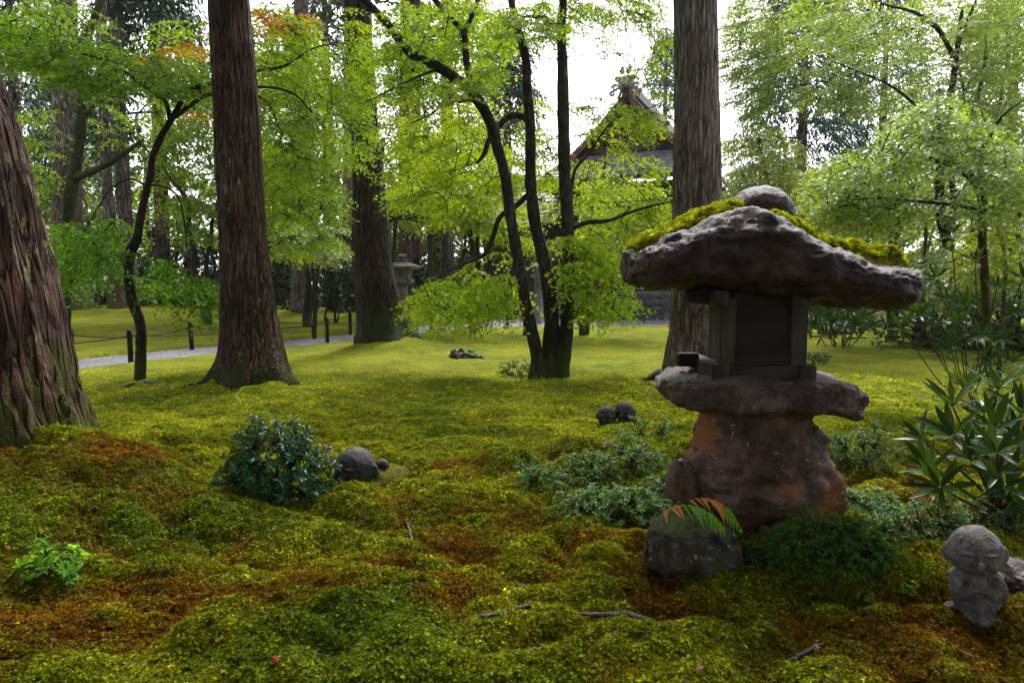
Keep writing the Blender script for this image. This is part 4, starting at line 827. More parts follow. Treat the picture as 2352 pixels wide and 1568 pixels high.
conifer('shaded far conifer behind the notice board', 1000, 44, 640, 300, 140, 240, (0.035, 0.075, 0.025))

# ------------------------------------------------------------------ rocks and the big stone lantern
def loft_x(us, top, bot, Y, depth, nu=150, nt=84, power=2.4, amp=0.03, seed=0.0, loc=(0, 0, 0), ridge=0.0, endpow=4, fine=0.006):
    """rock lofted from left to right: top and bottom outlines given in the view, depth its half thickness"""
    u = us[0] + (us[1] - us[0]) * (0.5 - 0.5 * np.cos(np.linspace(0.02, np.pi - 0.02, nu)))
    tv = np.interp(u, *zip(*top)); bv = np.interp(u, *zip(*bot))
    pt = np.array([PY(a, b, Y) for a, b in zip(u, tv)]); pb = np.array([PY(a, b, Y) for a, b in zip(u, bv)])
    x = (pt[:, 0] + pb[:, 0]) / 2; zc = (pt[:, 2] + pb[:, 2]) / 2; h = (pt[:, 2] - pb[:, 2]) / 2
    s = (u - us[0]) / (us[1] - us[0]) * 2 - 1; d = depth * np.maximum(1 - np.abs(s) ** endpow, 0.02) ** 0.5
    th = np.linspace(0, 2 * np.pi, nt, endpoint=False)
    c, q = np.cos(th), np.sin(th)
    cx = np.sign(c) * np.abs(c) ** (2 / power); sx = np.sign(q) * np.abs(q) ** (2 / power)
    Yv = Y - d[:, None] * cx[None] + ridge * d[:, None] * np.clip(sx, 0, 1)[None]; Zv = zc[:, None] + h[:, None] * sx[None]; Xv = np.broadcast_to(x[:, None], Yv.shape)
    V = np.stack([Xv, Yv, Zv], -1)
    nrm = np.stack([np.zeros_like(Yv) + (s ** 3)[:, None] * .5, -cx[None] * np.ones_like(Yv), sx[None] * np.ones_like(Yv)], -1); nrm /= np.linalg.norm(nrm, axis=-1, keepdims=True)
    nz = amp * (fbm(Xv * 3 + seed, Yv * 3, Zv * 3, 3) * 0.9 + (np.abs(fbm(Xv * 5 + seed, Yv * 6 + 3, Zv * 9, 5)) - .3) * 2.3 + .5 * np.round(2.5 * fbm(Xv * 4 + 3, Yv * 5 + seed, Zv * 8, 3)) / 2.5) + fine * fbm(Xv * 40, Yv * 40 + seed, Zv * 40, 2)
    return V + nrm * nz[..., None], nrm, u, th
def closed(V):
    n, m = V.shape[:2]; F = grid_faces(n, m, True); A = V.reshape(-1, 3)
    A = np.vstack([A, V[0].mean(0), V[-1].mean(0)]); j = np.arange(m); k = (j + 1) % m
    T = np.vstack([np.stack([np.full(m, n * m), k, j], 1), np.stack([np.full(m, n * m + 1), (n - 1) * m + j, (n - 1) * m + k], 1)])
    return A, F, T
LY = 3.95
lan = thing('stone_lantern', 'big rough stone lantern with a moss topped boulder cap and dark wooden fire box', 'lantern', (PY(1740, 1210, LY).x, LY, 0))
LO = np.array(lan.location)
CT = [(1425, 612), (1435, 588), (1470, 566), (1520, 542), (1560, 524), (1600, 506), (1640, 493), (1690, 480), (1715, 483), (1760, 506), (1800, 533), (1850, 562), (1900, 590), (1950, 604), (2000, 608), (2050, 612), (2080, 628), (2093, 650)]
CB = [(1425, 622), (1432, 640), (1450, 653), (1500, 662), (1590, 662), (1700, 675), (1800, 694), (1900, 702), (2000, 709), (2060, 712), (2080, 702), (2093, 664)]
V, nr, cu, cth = loft_x((1434, 2076), CT, CB, LY, 0.46, amp=0.034, seed=2.0, ridge=-0.05, power=2.7, nu=190, nt=110, endpow=7)
A, F, T = closed(V - LO); cap = new_obj('cap_stone', mesh_np('cap_stone', A, [F, T]), lan, M['caprock'])
# moss cushions on the cap
th = np.degrees(cth)[None] + 0 * cu[:, None]; uu = cu[:, None] + 0 * th
nb = fbm(V[..., 0] * 6, V[..., 1] * 6, 3.3, 3)
mL = sstep(1432, 1470, uu) * sstep(1712, 1660, uu) * sstep(66, 84, th + 12 * nb) * sstep(165, 130, th)
mR = sstep(1735, 1775, uu) * sstep(2090, 2060, uu) * sstep(70, 88, th + 14 * nb + 0.02 * (1900 - uu)) * sstep(170, 140, th)
thick = 0.035 * mL + mR * (0.05 + 0.085 * np.exp(-((uu - 1960) / 130) ** 2)) * (0.8 + 0.5 * nb) - 0.012 * (1 - np.clip(mL + mR, 0, 1))
W = V + np.stack([0 * thick, 0 * thick, thick], -1)
keep = (mL + mR) > 0.02; Fm = grid_faces(*V.shape[:2], True); km = keep.ravel()[Fm].any(1)
mc = new_obj('moss_cushion', mesh_np('moss_cushion', (W - LO).reshape(-1, 3), [Fm[km]], True, np.tile([[0.33, 0.35, 0.018]], (V.shape[0] * V.shape[1], 1))), cap, M['moss'])
mc['label'] = 'bright yellow green moss on the cap'
fc = W.reshape(-1, 3)[Fm]; kk = (np.clip(mL + mR, 0, 1).ravel()[Fm].min(1) > 0.3); fc = fc[kk]
area = np.linalg.norm(np.cross(fc[:, 1] - fc[:, 0], fc[:, 2] - fc[:, 0]), axis=1); pick = RNG.choice(len(fc), 4200, p=area / area.sum())
ab = RNG.random((4200, 2, 1)); P = fc[pick, 0] * (1 - ab[:, 0]) * (1 - ab[:, 1]) + fc[pick, 1] * ab[:, 0] * (1 - ab[:, 1]) + fc[pick, 2] * ab[:, 0] * ab[:, 1] + fc[pick, 3] * (1 - ab[:, 0]) * ab[:, 1]
ct = scatter('moss_shoots', P - LO, np.tile([[0, -0.25, 1.0]], (4200, 1)) + RNG.normal(0, .3, (4200, 3)), RNG.uniform(0.55, 1.0, 4200), CAPTUFTS, M['tuft'], np.array([[0.46, 0.48, 0.025]]) * np.exp(RNG.normal(0, .25, (4200, 1))), cap)
ct['kind'] = 'stuff'
# ball on the cap
V, _, _, _ = loft_x((1674, 1822), [(1674, 490), (1682, 462), (1700, 440), (1725, 429), (1750, 427), (1780, 436), (1803, 458), (1817, 482), (1822, 500)], [(1674, 500), (1690, 528), (1748, 540), (1810, 528), (1822, 510)], 4.2, 0.21, nu=70, nt=60, amp=0.007, seed=8, power=2.2, endpow=2.4)
A, F, T = closed(V - LO); new_obj('top_stone', mesh_np('top_stone', A, [F, T]), lan, M['caprock'])
# shelf stone
V, _, _, _ = loft_x((1503, 1967), [(1503, 884), (1515, 866), (1560, 852), (1620, 848), (1700, 848), (1800, 848), (1880, 852), (1920, 866), (1950, 888), (1967, 915)], [(1503, 892), (1525, 914), (1560, 928), (1620, 933), (1700, 928), (1800, 930), (1860, 936), (1900, 950), (1940, 956), (1967, 930)], LY, 0.40, nu=130, nt=90, amp=0.035, seed=21, power=4.5, endpow=4)
A, F, T = closed(V - LO); new_obj('shelf_stone', mesh_np('shelf_stone', A, [F, T]), lan, M['shelfrock'])
# pedestal boulder (lofted upwards)
rows = [(915, 1640, 1845), (935, 1622, 1856), (960, 1605, 1862), (990, 1592, 1880), (1030, 1583, 1893), (1060, 1565, 1902), (1085, 1545, 1908), (1110, 1552, 1914), (1140, 1575, 1920), (1170, 1610, 1918), (1200, 1650, 1900), (1235, 1690, 1870)]
vv = np.linspace(915, 1235, 110); l = np.interp(vv, [r[0] for r in rows], [r[1] for r in rows]); r_ = np.interp(vv, [r[0] for r in rows], [r[2] for r in rows])
pl = np.array([PY(a, b, LY) for a, b in zip(l, vv)]); pr = np.array([PY(a, b, LY) for a, b in zip(r_, vv)]); a = np.linspace(0, 2 * np.pi, 120, endpoint=False)
cx = (pl[:, 0] + pr[:, 0]) / 2; hw = (pr[:, 0] - pl[:, 0]) / 2; dd = np.interp(vv, [915, 960, 1110, 1235], [.24, .27, .38, .30])
Xv = cx[:, None] + hw[:, None] * np.cos(a); Yv = LY + dd[:, None] * np.sin(a); Zv = np.broadcast_to(pl[:, 2:3], Xv.shape)
nzs = 0.07 * fbm(Xv * 4, Yv * 4, Zv * 5, 4) + 0.03 * np.round(2.5 * fbm(Xv * 5, Yv * 5 + 4, Zv * 6, 3)) / 2.5 + 0.11 * (np.abs(fbm(Xv * 5 + 9, Yv * 5, Zv * 5, 3)) - .25) + .008 * fbm(Xv * 45, Yv * 45, Zv * 45, 2)
V = np.stack([Xv + nzs * np.cos(a), Yv + nzs * np.sin(a), Zv], -1)[::-1]
A, F, T = closed(V - LO); new_obj('pedestal_stone', mesh_np('pedestal_stone', A, [F, T]), lan, M['rustrock'])
# wooden fire box between shelf and cap
fb = thing('fire_box', None, None, (0, 0, 0)); fb.parent = lan
def wb(name, u0, u1, v0, v1, Y, dy, m='lampwood', bev=0.006):
    a_ = PY(u0, v0, Y); b_ = PY(u1, v1, Y); return bevel_box(name, ((a_.x + b_.x) / 2 - LO[0], Y + dy / 2 - LO[1], (a_.z + b_.z) / 2), (b_.x - a_.x, dy, a_.z - b_.z), M[m], fb, bev)
wb('front_panel', 1688, 1822, 664, 842, 3.72, 0.03, 'panelwood', 0.003)
wb('panel_batten', 1690, 1820, 806, 838, 3.705, 0.014, 'panelwood', 0.003)
wb('corner_post', 1657, 1689, 684, 840, 3.70, 0.075); wb('corner_post', 1820, 1853, 684, 842, 3.70, 0.075); wb('corner_post', 1648, 1678, 690, 824, 4.16, 0.07); wb('corner_post', 1800, 1830, 690, 824, 4.16, 0.07)
wb('side_panel', 1652, 1660, 692, 828, 3.95, 0.21, 'lampwood', 0.002); wb('door_panel', 1662, 1668, 706, 832, 3.785, 0.12, 'lampwood', 0.002)
wb('side_panel', 1818, 1824, 692, 828, 3.79, 0.36, 'panelwood', 0.002); wb('ceiling_board', 1650, 1840, 664, 672, 3.74, 0.44, 'panelwood', 0.002); wb('back_panel', 1684, 1800, 664, 824, 4.18, 0.02, 'panelwood', 0.002)
wb('sill_beam', 1672, 1838, 840, 870, 3.69, 0.085, 'lampwoodx'); wb('sill_beam', 1636, 1676, 838, 872, 3.66, 0.62, 'lampwood'); wb('sill_beam', 1840, 1876, 840, 874, 3.66, 0.62, 'lampwood')
wb('top_beam', 1604, 1884, 660, 686, 3.76, 0.08, 'lampwoodx'); wb('top_beam', 1640, 1674, 668, 702, 3.65, 0.62, 'lampwood'); wb('top_beam', 1822, 1856, 668, 704, 3.65, 0.62, 'lampwood'); wb('top_beam', 1610, 1870, 662, 686, 4.14, 0.08, 'lampwoodx')
wb('bracket_block', 1560, 1606, 812, 842, 3.98, 0.09, 'post'); wb('bracket_block', 1584, 1626, 664, 694, 3.74, 0.10, 'post')

# ------------------------------------------------------------------ statues
def blob(prims, voxel=0.006, smooth=3):
    bm = bmesh.new()
    for c, r, *rot in prims:
        mtx = Matrix.Translation(c) @ (Matrix.Rotation(rot[0], 4, rot[1]) if rot else Matrix()) @ Matrix.Diagonal((*r, 1))
        bmesh.ops.create_icosphere(bm, subdivisions=4, radius=1.0, matrix=mtx)
    me = bpy.data.meshes.new('blob'); bm.to_mesh(me); bm.free(); o = bpy.data.objects.new('blob', me); COL.objects.link(o)
    md = o.modifiers.new('r', 'REMESH'); md.mode = 'VOXEL'; md.voxel_size = voxel
    sm = o.modifiers.new('s', 'SMOOTH'); sm.iterations = smooth; sm.factor = 0.5
    ev = o.evaluated_get(bpy.context.evaluated_depsgraph_get()); m2 = bpy.data.meshes.new_from_object(ev)
    bpy.data.objects.remove(o); bpy.data.meshes.remove(me)
    for p in m2.polygons: p.use_smooth = True
    return m2
def sculpt(me, fn):
    n = len(me.vertices); V = np.empty(n * 3, np.float32); me.vertices.foreach_get('co', V); V = V.reshape(-1, 3).astype(float)
    Nn = np.empty(n * 3, np.float32); me.vertices.foreach_get('normal', Nn); Nn = Nn.reshape(-1, 3)
    V = V + Nn * fn(V)[:, None]; me.vertices.foreach_set('co', V.astype(np.float32).ravel()); me.update(); return me
def face(c, r):
    """carved child-monk face on the head ellipsoid at c with radii r, looking along -y"""
    def f(V):
        p = (V - np.array(c)) / np.array(r); x, y, z = p.T; fr = sstep(-0.05, -0.4, y) * (np.abs(z) < 1.25) * (np.hypot(x, z) < 1.2)
        g = lambda cx, cz, sx, sz: np.exp(-((x - cx) / sx) ** 2 - ((z - cz) / sz) ** 2)
        d = 0
        for sgn in (-1, 1):
            arc = z - (0.02 - 0.55 * (x - sgn * .36) ** 2)
            d = d - 0.10 * np.exp(-((x - sgn * .36) / .19) ** 2 - (arc / .05) ** 2) + 0.085 * g(sgn * .36, .12, .2, .075) - 0.03 * g(sgn * .36, .25, .2, .05)
            d = d + 0.07 * g(sgn * .42, -.35, .2, .2) - 0.05 * g(sgn * .22, -.3, .05, .12)
        d = d + 0.20 * g(0, -.20, .11, .09) + 0.10 * g(0, -.02, .07, .16) + .07 * g(.11, -.22, .06, .05) + .07 * g(-.11, -.22, .06, .05)
        d = d + 0.08 * g(0, -.44, .15, .05) - 0.12 * g(0, -.52, .18, .035) + 0.08 * g(0, -.60, .13, .05) + .05 * g(0, -.80, .2, .1)
        return 2.1 * d * fr * min(r)
    return f
def rough(amp, sc, seed=0):
    return lambda V: amp * fbm(V[:, 0] * sc + seed, V[:, 1] * sc, V[:, 2] * sc, 4)
def statue(label, me, loc, rotz, m, tilt=0.0, name='monk_statue', scale=1.0):
    me.materials.append(M[m]); o = bpy.data.objects.new(name, me); COL.objects.link(o); o.location = loc; o.rotation_euler = (tilt * .3, tilt, rotz); o.scale = (scale,) * 3
    return tag(o, label, 'statue', 'child monk statues in the moss')
hc, hr = (0, -.01, .325), (.112, .105, .122)
me = blob([((0, 0, .02), (.125, .105, .045)), ((-.06, .0, .03), (.08, .09, .035)), ((0, 0, .10), (.098, .085, .085)), ((0, .005, .165), (.108, .085, .075)), ((0, .01, .205), (.112, .078, .04)),
           ((-.078, -.045, .165), (.036, .045, .062)), ((.078, -.045, .165), (.036, .045, .062)), ((.035, -.085, .165), (.055, .025, .022), .9, 'Y'), ((-.045, -.08, .15), (.05, .025, .022), -.7, 'Y'),
           ((.004, -.095, .20), (.022, .02, .04)), ((-.014, -.09, .195), (.02, .02, .035)), (hc, hr), ((.112, .005, .315), (.02, .028, .042)), ((-.112, .005, .315), (.02, .028, .042))], 0.0055, 2)
sculpt(me, face(hc, hr)); sculpt(me, lambda V: rough(.006, 28)(V) + rough(.002, 90, 4)(V))
p = GH(2245, 1412)
statue('weathered grey child monk statue praying with hands under its chin, bottom right', me, (p.x, p.y, p.z - 0.03), R(-24), 'statue', R(-4), scale=0.88)
# two heads in the lawn
def head_me(bust, seed):
    c, r = (0, 0, .11), (.098, .095, .105)
    pr = [(c, r), ((.098, .01, .10), (.018, .024, .035)), ((-.098, .01, .10), (.018, .024, .035))]
    if bust: pr += [((.03, .02, .0), (.10, .085, .05)), ((.085, .0, .02), (.05, .06, .04))]
    m_ = blob(pr, 0.006, 2); sculpt(m_, face(c, r)); sculpt(m_, lambda V: rough(.004, 30, seed)(V)); return m_
p = GH(1391, 966); statue('dark round stone head with white lichen eyes, left one of the pair in the lawn', head_me(False, 2), (p.x, p.y, p.z - .02), R(14), 'statuedark', R(6))
p = GH(1436, 966); statue('dark stone child bust looking left, right one of the pair in the lawn', head_me(True, 7), (p.x, p.y, p.z - .015), R(-28), 'statuedark', R(-4))
# lying child, chin in the moss
c, r = (0, 0, .12), (.135, .135, .14)
me = blob([(c, r), ((.03, .135, .10), (.024, .034, .05)), ((.03, -.135, .10), (.024, .034, .05)), ((.12, 0, .04), (.06, .09, .06))], 0.007, 2)
def facex(V):   # face looks along -x: turn the coordinates
    W = np.stack([-V[:, 1], V[:, 0], V[:, 2]], 1); return face((0, 0, .12), (.135, .135, .14))(W)
sculpt(me, facex); sculpt(me, lambda V: rough(.006, 25, 5)(V))
p = GH(812, 1148); statue('dark lying child statue sunk in the moss beside the glossy bush, foot raised', me, (p.x, p.y + .06, p.z - .035), R(66), 'statuedark')
ls = bpy.context.scene.objects[-1] if False else [o for o in COL.objects if o.get('label', '').startswith('dark lying child')][0]
bd = blob([((.20, .0, -.01), (.18, .17, .10)), ((.36, .03, -.05), (.24, .17, .09)), ((.14, -.1, -.02), (.12, .07, .05))], .009, 2); sculpt(bd, rough(.012, 16, 8)); new_obj('robe', bd, ls, M['mossrobe'])
ft = blob([((.24, -.04, .075), (.05, .06, .05), .5, 'Y'), ((.215, -.07, .10), (.035, .04, .03))], .006, 1); sculpt(ft, rough(.01, 20, 2)); new_obj('foot', ft, ls, M['statuedark'])

# ------------------------------------------------------------------ hall behind the trees
HP = PY(1440, 700, 31.0); HALL_YAW = R(-24)
hall = thing('temple_hall', 'old wooden temple hall with a tall shingled gable roof behind the maples', 'building', (HP.x, 31.0, -0.05), rotz=HALL_YAW)
def hb(name, c, d, m, parent=hall, bev=0.0, rot=(0, 0, 0)): return bevel_box(name, c, d, M[m], parent, bev, rot, seg=1)
ZR, ZG, ZE = 9.9, 7.3, 5.9            # ridge, gable foot, eave heights
HW, SW = 2.75, 3.9                    # half widths: upper roof, skirt roof
LEN = 9.0
roof = MB()
def prof(t): return HW * t, ZR - (ZR - ZG + 0.15) * (1.18 * t - 0.18 * t * t)      # concave upper slope
# underlay of the roof so that no light leaks between the courses
for sgn in (-1, 1):
    t_ = np.linspace(0, 1, 9); xz = np.array([prof(q) for q in t_])
    V = np.vstack([np.stack([sgn * xz[:, 0], np.full(9, -0.55), xz[:, 1] - .06], 1), np.stack([sgn * xz[:, 0], np.full(9, LEN), xz[:, 1] - .06], 1)])
    roof.add(V, None, [[i_, i_ + 1, i_ + 10, i_ + 9] for i_ in range(8)])
    roof.add([[sgn * HW * .96, -.2, ZG + .05], [sgn * SW, -1.6, ZE], [sgn * SW, LEN + 1.6, ZE], [sgn * HW * .96, LEN, ZG + .05]], None, [[0, 1, 2, 3]])
roof.add([[-HW * .96, 0, ZG + .05], [HW * .96, 0, ZG + .05], [SW, -1.6, ZE], [-SW, -1.6, ZE]], None, [[0, 1, 2, 3]])
ro = roof.build('roof', M['shingle'], hall, smooth=False)
def course(a0, a1, b0, b1, th=0.05):
    """one shingle course: slab between edge a (upper) and edge b (lower)"""
    P_ = np.array([a0, a1, b1, b0], float); up_ = np.array([0, 0, th]); V = np.vstack([P_ - up_ * .3, P_ + up_ * [[.2], [.2], [1], [1]] if False else P_ + np.outer([.2, .2, 1, 1], up_)])
    m_ = MB(); m_.add(V, None, [[0, 1, 2, 3], [7, 6, 5, 4], [0, 4, 5, 1], [1, 5, 6, 2], [2, 6, 7, 3], [3, 7, 4, 0]]); m_.build('shingle_course', M['shingle'], ro, smooth=False)
for sgn in (-1, 1):
    for k in range(12):
        (x0, z0), (x1, z1) = prof(k / 12), prof((k + 1) / 12)
        course((sgn * x0, -.6, z0), (sgn * x0, LEN, z0), (sgn * x1, -.6, z1), (sgn * x1, LEN, z1))
    for k in range(8):
        f0, f1 = k / 8, (k + 1) / 8; L_ = lambda f: (sgn * (HW * .96 + (SW - HW * .96) * f), -.2 - 1.4 * f, ZG + .08 - (ZG - ZE) * f + .12 * f * f); L2 = lambda f: (sgn * (HW * .96 + (SW - HW * .96) * f), LEN + 1.4 * f, ZG + .08 - (ZG - ZE) * f + .12 * f * f)
        course(L_(f0), L2(f0), L_(f1), L2(f1))
for k in range(8):
    f0, f1 = k / 8, (k + 1) / 8; L_ = lambda f, q: (q * (HW * .96 + (SW - HW * .96) * f), -.02 - 1.58 * f, ZG + .08 - (ZG - ZE) * f + .12 * f * f)
    course(L_(f0, -1), L_(f0, 1), L_(f1, -1), L_(f1, 1))
# gable: boards, lattice, bargeboards, pendant
gb = MB(); gb.add([[-HW * .9, -.02, ZG + .1], [HW * .9, -.02, ZG + .1], [0, -.02, ZR - .25]], [[0, 1, 2]]); gb.build('gable_wall', M['hallwood'], hall, smooth=False)
for k in range(13):
    x_ = -1.5 + k * .25; hb('lattice_bar', (x_, -.08, ZG + .62), (.07, .06, .85), 'gablewood')
for k in range(4): hb('lattice_rail', (0, -.10, ZG + .28 + k * .24), (3.2, .05, .05), 'gablewood')
hb('gable_beam', (0, -.12, ZG + 1.12), (3.6, .14, .16), 'hallwood'); hb('gable_beam', (0, -.14, ZG + .14), (4.9, .16, .18), 'hallwood'); hb('king_post', (0, -.12, ZG + 1.65), (.16, .12, .9), 'hallwood')
for sgn in (-1, 1):
    t_ = np.linspace(0.02, 1.02, 10); xz = np.array([prof(q) for q in t_]); m_ = MB()
    V = np.vstack([np.stack([sgn * xz[:, 0], np.full(10, -.64), xz[:, 1] - .05], 1), np.stack([sgn * xz[:, 0], np.full(10, -.64), xz[:, 1] - .36], 1), np.stack([sgn * xz[:, 0], np.full(10, -.52), xz[:, 1] - .05], 1), np.stack([sgn * xz[:, 0], np.full(10, -.52), xz[:, 1] - .36], 1)])
    q_ = [[i_, i_ + 1, 11 + i_, 10 + i_] for i_ in range(9)] + [[20 + i_, 30 + i_, 31 + i_, 21 + i_] for i_ in range(9)] + [[10 + i_, 11 + i_, 31 + i_, 30 + i_] for i_ in range(9)]
    m_.add(V, None, q_); m_.build('bargeboard', M['gablewood'], hall, smooth=False)
# ridge with tiles and demon-tile ornament
rd = hb('ridge', (0, LEN / 2 - .1, ZR + .18), (.42, LEN + .9, .36), 'tile')
for k in range(24): hb('ridge_tile', (0, -.4 + k * .39, ZR + .41), (.3, .33, .14), 'tile', rd, .04)
orn = hb('ridge_ornament', (0, -.68, ZR + .30), (.72, .16, .62), 'tile', hall, .08)
m_ = MB()
for sgn in (-1, 1):
    for cx_, cz_, r0_ in ((.45, ZR + .08, .17), (.58, ZR - .16, .13), (.34, ZR + .42, .13), (.14, ZR + .72, .12)):
        a_ = np.linspace(0, 4.4 * np.pi, 26); rr_ = r0_ * (1 - a_ / a_[-1] * .8); m_.tube(np.stack([sgn * (cx_ + rr_ * np.cos(a_)), np.full(26, -.80), cz_ + rr_ * np.sin(a_)], 1), .035, 6)
    hb('ridge_finial', (sgn * .16, -.7, ZR + .86), (.15, .2, .26), 'tile', hall, .05)
m_.build('scrollwork', M['tile'], hall)['kind'] = 'stuff'
for sgn in (-1, 1): hb('ornament_board', (sgn * .2, -.78, ZR - .13), (.1, .08, .62), 'gablewood', hall, 0, (0, -sgn * .38, 0))
hb('ornament_board', (0, -.78, ZR + .13), (.3, .08, .1), 'gablewood'); hb('ornament_recess', (0, -.72, ZR - .16), (.32, .03, .42), 'hallwood')
# body
hb('wall', (0, LEN / 2, 3.6), (5.4, LEN - .4, 4.6), 'hallwood')
for x_ in (-2.7, -1.35, 0, 1.35, 2.7): hb('pillar', (x_, -.06, 3.5), (.24, .24, 4.8), 'hallwood')
for z_ in (2.3, 4.3, 5.5): hb('wall_rail', (0, -.10, z_), (5.5, .12, .16), 'hallwood')
for x_ in (-2.0, -.68, .68, 2.0):
    wn = hb('lattice_window', (x_, .0, 3.2), (1.0, .5, 1.3), 'plaster')
    for k in range(5): hb('muntin', (-.4 + k * .2, -.27, 0), (.035, .03, 1.3), 'hallwood', wn)
    for k in range(6): hb('muntin', (0, -.275, -.55 + k * .22), (1.0, .03, .03), 'hallwood', wn)
hb('veranda', (0, -1.0, 1.25), (7.2, 2.0, .14), 'hallwood')
for x_ in (-3.4, -1.7, 0, 1.7, 3.4): hb('veranda_post', (x_, -1.9, .6), (.16, .16, 1.3), 'hallwood')
for k in range(6): hb('stair_tread', (-.9, -2.1 - k * .28, 1.08 - k * .2), (2.0, .32, .07), 'hallwood')
for sgn in (-1, 1): hb('eave_soffit', (sgn * 3.3, LEN / 2, ZE - .12), (1.2, LEN + 2.8, .06), 'hallwood')
hb('eave_soffit', (0, -.85, ZE - .12), (7.4, 1.4, .06), 'hallwood')

wg = hb('side_wing', (-5.0, 1.6, 2.5), (4.6, 3.0, 4.6), 'hallwood')
for k in range(4): hb('wing_pillar', (-2.1 + k * 1.4, -1.56, 0), (.2, .2, 4.6), 'hallwood', wg)
for z_ in (-.6, .9): hb('wing_rail', (0, -1.55, z_), (4.6, .12, .14), 'hallwood', wg)
for k in range(7): course((-7.6, 1.6 - k * .48, 5.9 - k * .24), (-2.9, 1.6 - k * .48, 5.9 - k * .24), (-7.6, 1.12 - k * .48, 5.66 - k * .24), (-2.9, 1.12 - k * .48, 5.66 - k * .24))

# low side building seen right of the grey cedar
p = PY(1800, 560, 36); p.z = 0
ob = thing('side_building', 'dark shingled outbuilding roof peeping out beside the lantern ball', 'building', p, rotz=R(-12))
hb('wall', (0, 2.5, 2.6), (5.6, 4.6, 5.2), 'hallwood', ob)
for sgn in (-1, 1):
    m_ = MB(); V = [[sgn * 0, -.6, 7.6], [sgn * 3.7, -.6, 5.0], [sgn * 3.7, 5.8, 5.0], [0, 5.8, 7.6]]; m_.add(np.vstack([V, np.array(V) - [0, 0, .22]]), None, [[0, 1, 2, 3], [7, 6, 5, 4], [0, 4, 5, 1], [1, 5, 6, 2], [2, 6, 7, 3]]); m_.build('roof_slope', M['shingle'], ob, smooth=False)
hb('ridge', (0, 2.6, 7.72), (.4, 6.6, .3), 'tile', ob); m_ = MB(); m_.add([[-3, .2, 5.1], [3, .2, 5.1], [0, .2, 7.4]], [[0, 1, 2]]); m_.build('gable_wall', M['plaster'], ob, smooth=False)

# ------------------------------------------------------------------ dry stone wall below the hall
STONES = []
for k in range(7):
    bm = bmesh.new(); bmesh.ops.create_cube(bm, size=1.0); bmesh.ops.subdivide_edges(bm, edges=list(bm.edges), cuts=2, use_grid_fill=True)
    for v_ in bm.verts:
        q_ = v_.co.normalized() * .62; v_.co = v_.co.lerp(q_, .45) + Vector((random.uniform(-1, 1), random.uniform(-1, 1), random.uniform(-1, 1))) * .05
    me = bpy.data.meshes.new('stone'); bm.to_mesh(me); bm.free(); me.materials.append(M['wallstone']); STONES.append(me)
def stone_wall(label, a, b, hgt, z0, coping=True):
    L_ = math.hypot(b[0] - a[0], b[1] - a[1]); t = thing('stone_wall', label, 'wall', (a[0], a[1], z0), rotz=math.atan2(b[1] - a[1], b[0] - a[0]))
    bevel_box('wall_core', (L_ / 2, .25, hgt / 2 - .05), (L_, .30, hgt - .12), M['soil'], t, 0)
    z = 0.0
    while z < hgt - .08:
        rh = random.uniform(.26, .44); rh = min(rh, hgt - z + .03); x = -random.uniform(0, .3)
        while x < L_:
            wd_ = random.uniform(.35, .8); o = bpy.data.objects.new('stone', random.choice(STONES)); COL.objects.link(o); o.parent = t
            o.location = (x + wd_ / 2, .02 + random.uniform(-.04, .04), z + rh / 2 + random.uniform(-.03, .03)); o.scale = (wd_ * 1.06, .42, rh * random.uniform(.95, 1.16)); o.rotation_euler = (random.uniform(-.1, .1), random.uniform(-.14, .14), random.uniform(-.1, .1)); x += wd_
        z += rh
    if coping: bevel_box('coping', (L_ / 2, .3, hgt + .03), (L_, .8, .07), M['greystone'], t, .015)
a_ = PY(1385, 735, 28.2); b_ = PY(1660, 735, 28.4)
stone_wall('dry stone wall of dark boulders behind the grey cedar', (a_.x, a_.y), (b_.x, b_.y), 1.14, -.06)
c_ = PY(1040, 712, 35.0)
stone_wall('shadowed dry stone wall running back behind the drooping maple branches', (c_.x, c_.y), (a_.x, a_.y), 1.1, -.06)

# ------------------------------------------------------------------ rope fences
def GF(u, v):
    """foot of a fence post: on the moss edge or on the gravel, whichever is higher"""
    z = 0.0
    for _ in range(5):
        p = G(u, v, z); z = max(Hs(p.x, p.y), float(Hbase(p.x, p.y)) - 0.012)
    return Vector((p.x, p.y, z))
def fence(label, posts, sag=0.10, rope_at=0.82):
    """posts: (u, v_base, height in m)"""
    P_ = [GF(u, v) for u, v, h in posts]; t = thing('rope_fence', label, 'fence', P_[0])
    o0 = np.array(P_[0])
    for p, (u, v, h) in zip(P_, posts):
        z0 = float(p.z); lean = np.random.default_rng(abs(int(u))).normal(0, .02, 2); m_ = MB(); zz = np.array([-.25, 0, h * .5, h * .93, h]); q_ = np.stack([lean[0] * zz, lean[1] * zz, zz], 1)
        r0 = .047; m_.tube(np.array(p)[None] - o0 + q_, [r0 * 1.05, r0 * 1.03, r0, r0 * .98, r0 * .84], 12); m_.build('post', M['post'], t)
        m_ = MB(); a = np.linspace(0, 2 * np.pi * 2.5, 30); m_.tube(np.array(p)[None] - o0 + np.stack([np.cos(a) * .056, np.sin(a) * .056, h * rope_at + .01 * a / 6], 1), .009, 5); m_.build('rope_knot', M['rope'], t)
    for p, q, a, b in zip(P_[:-1], P_[1:], posts[:-1], posts[1:]):
        A_ = np.array(p) + [0, 0, a[2] * rope_at] - o0; B_ = np.array(q) + [0, 0, b[2] * rope_at] - o0; s_ = np.linspace(0, 1, 18)[:, None]
        c = A_ * (1 - s_) + B_ * s_; c[:, 2] -= (4 * s_ * (1 - s_))[:, 0] * sag * (0.6 + .8 * RNG.random()); MB().tube(c, .011, 5).build('rope', M['rope'], t)
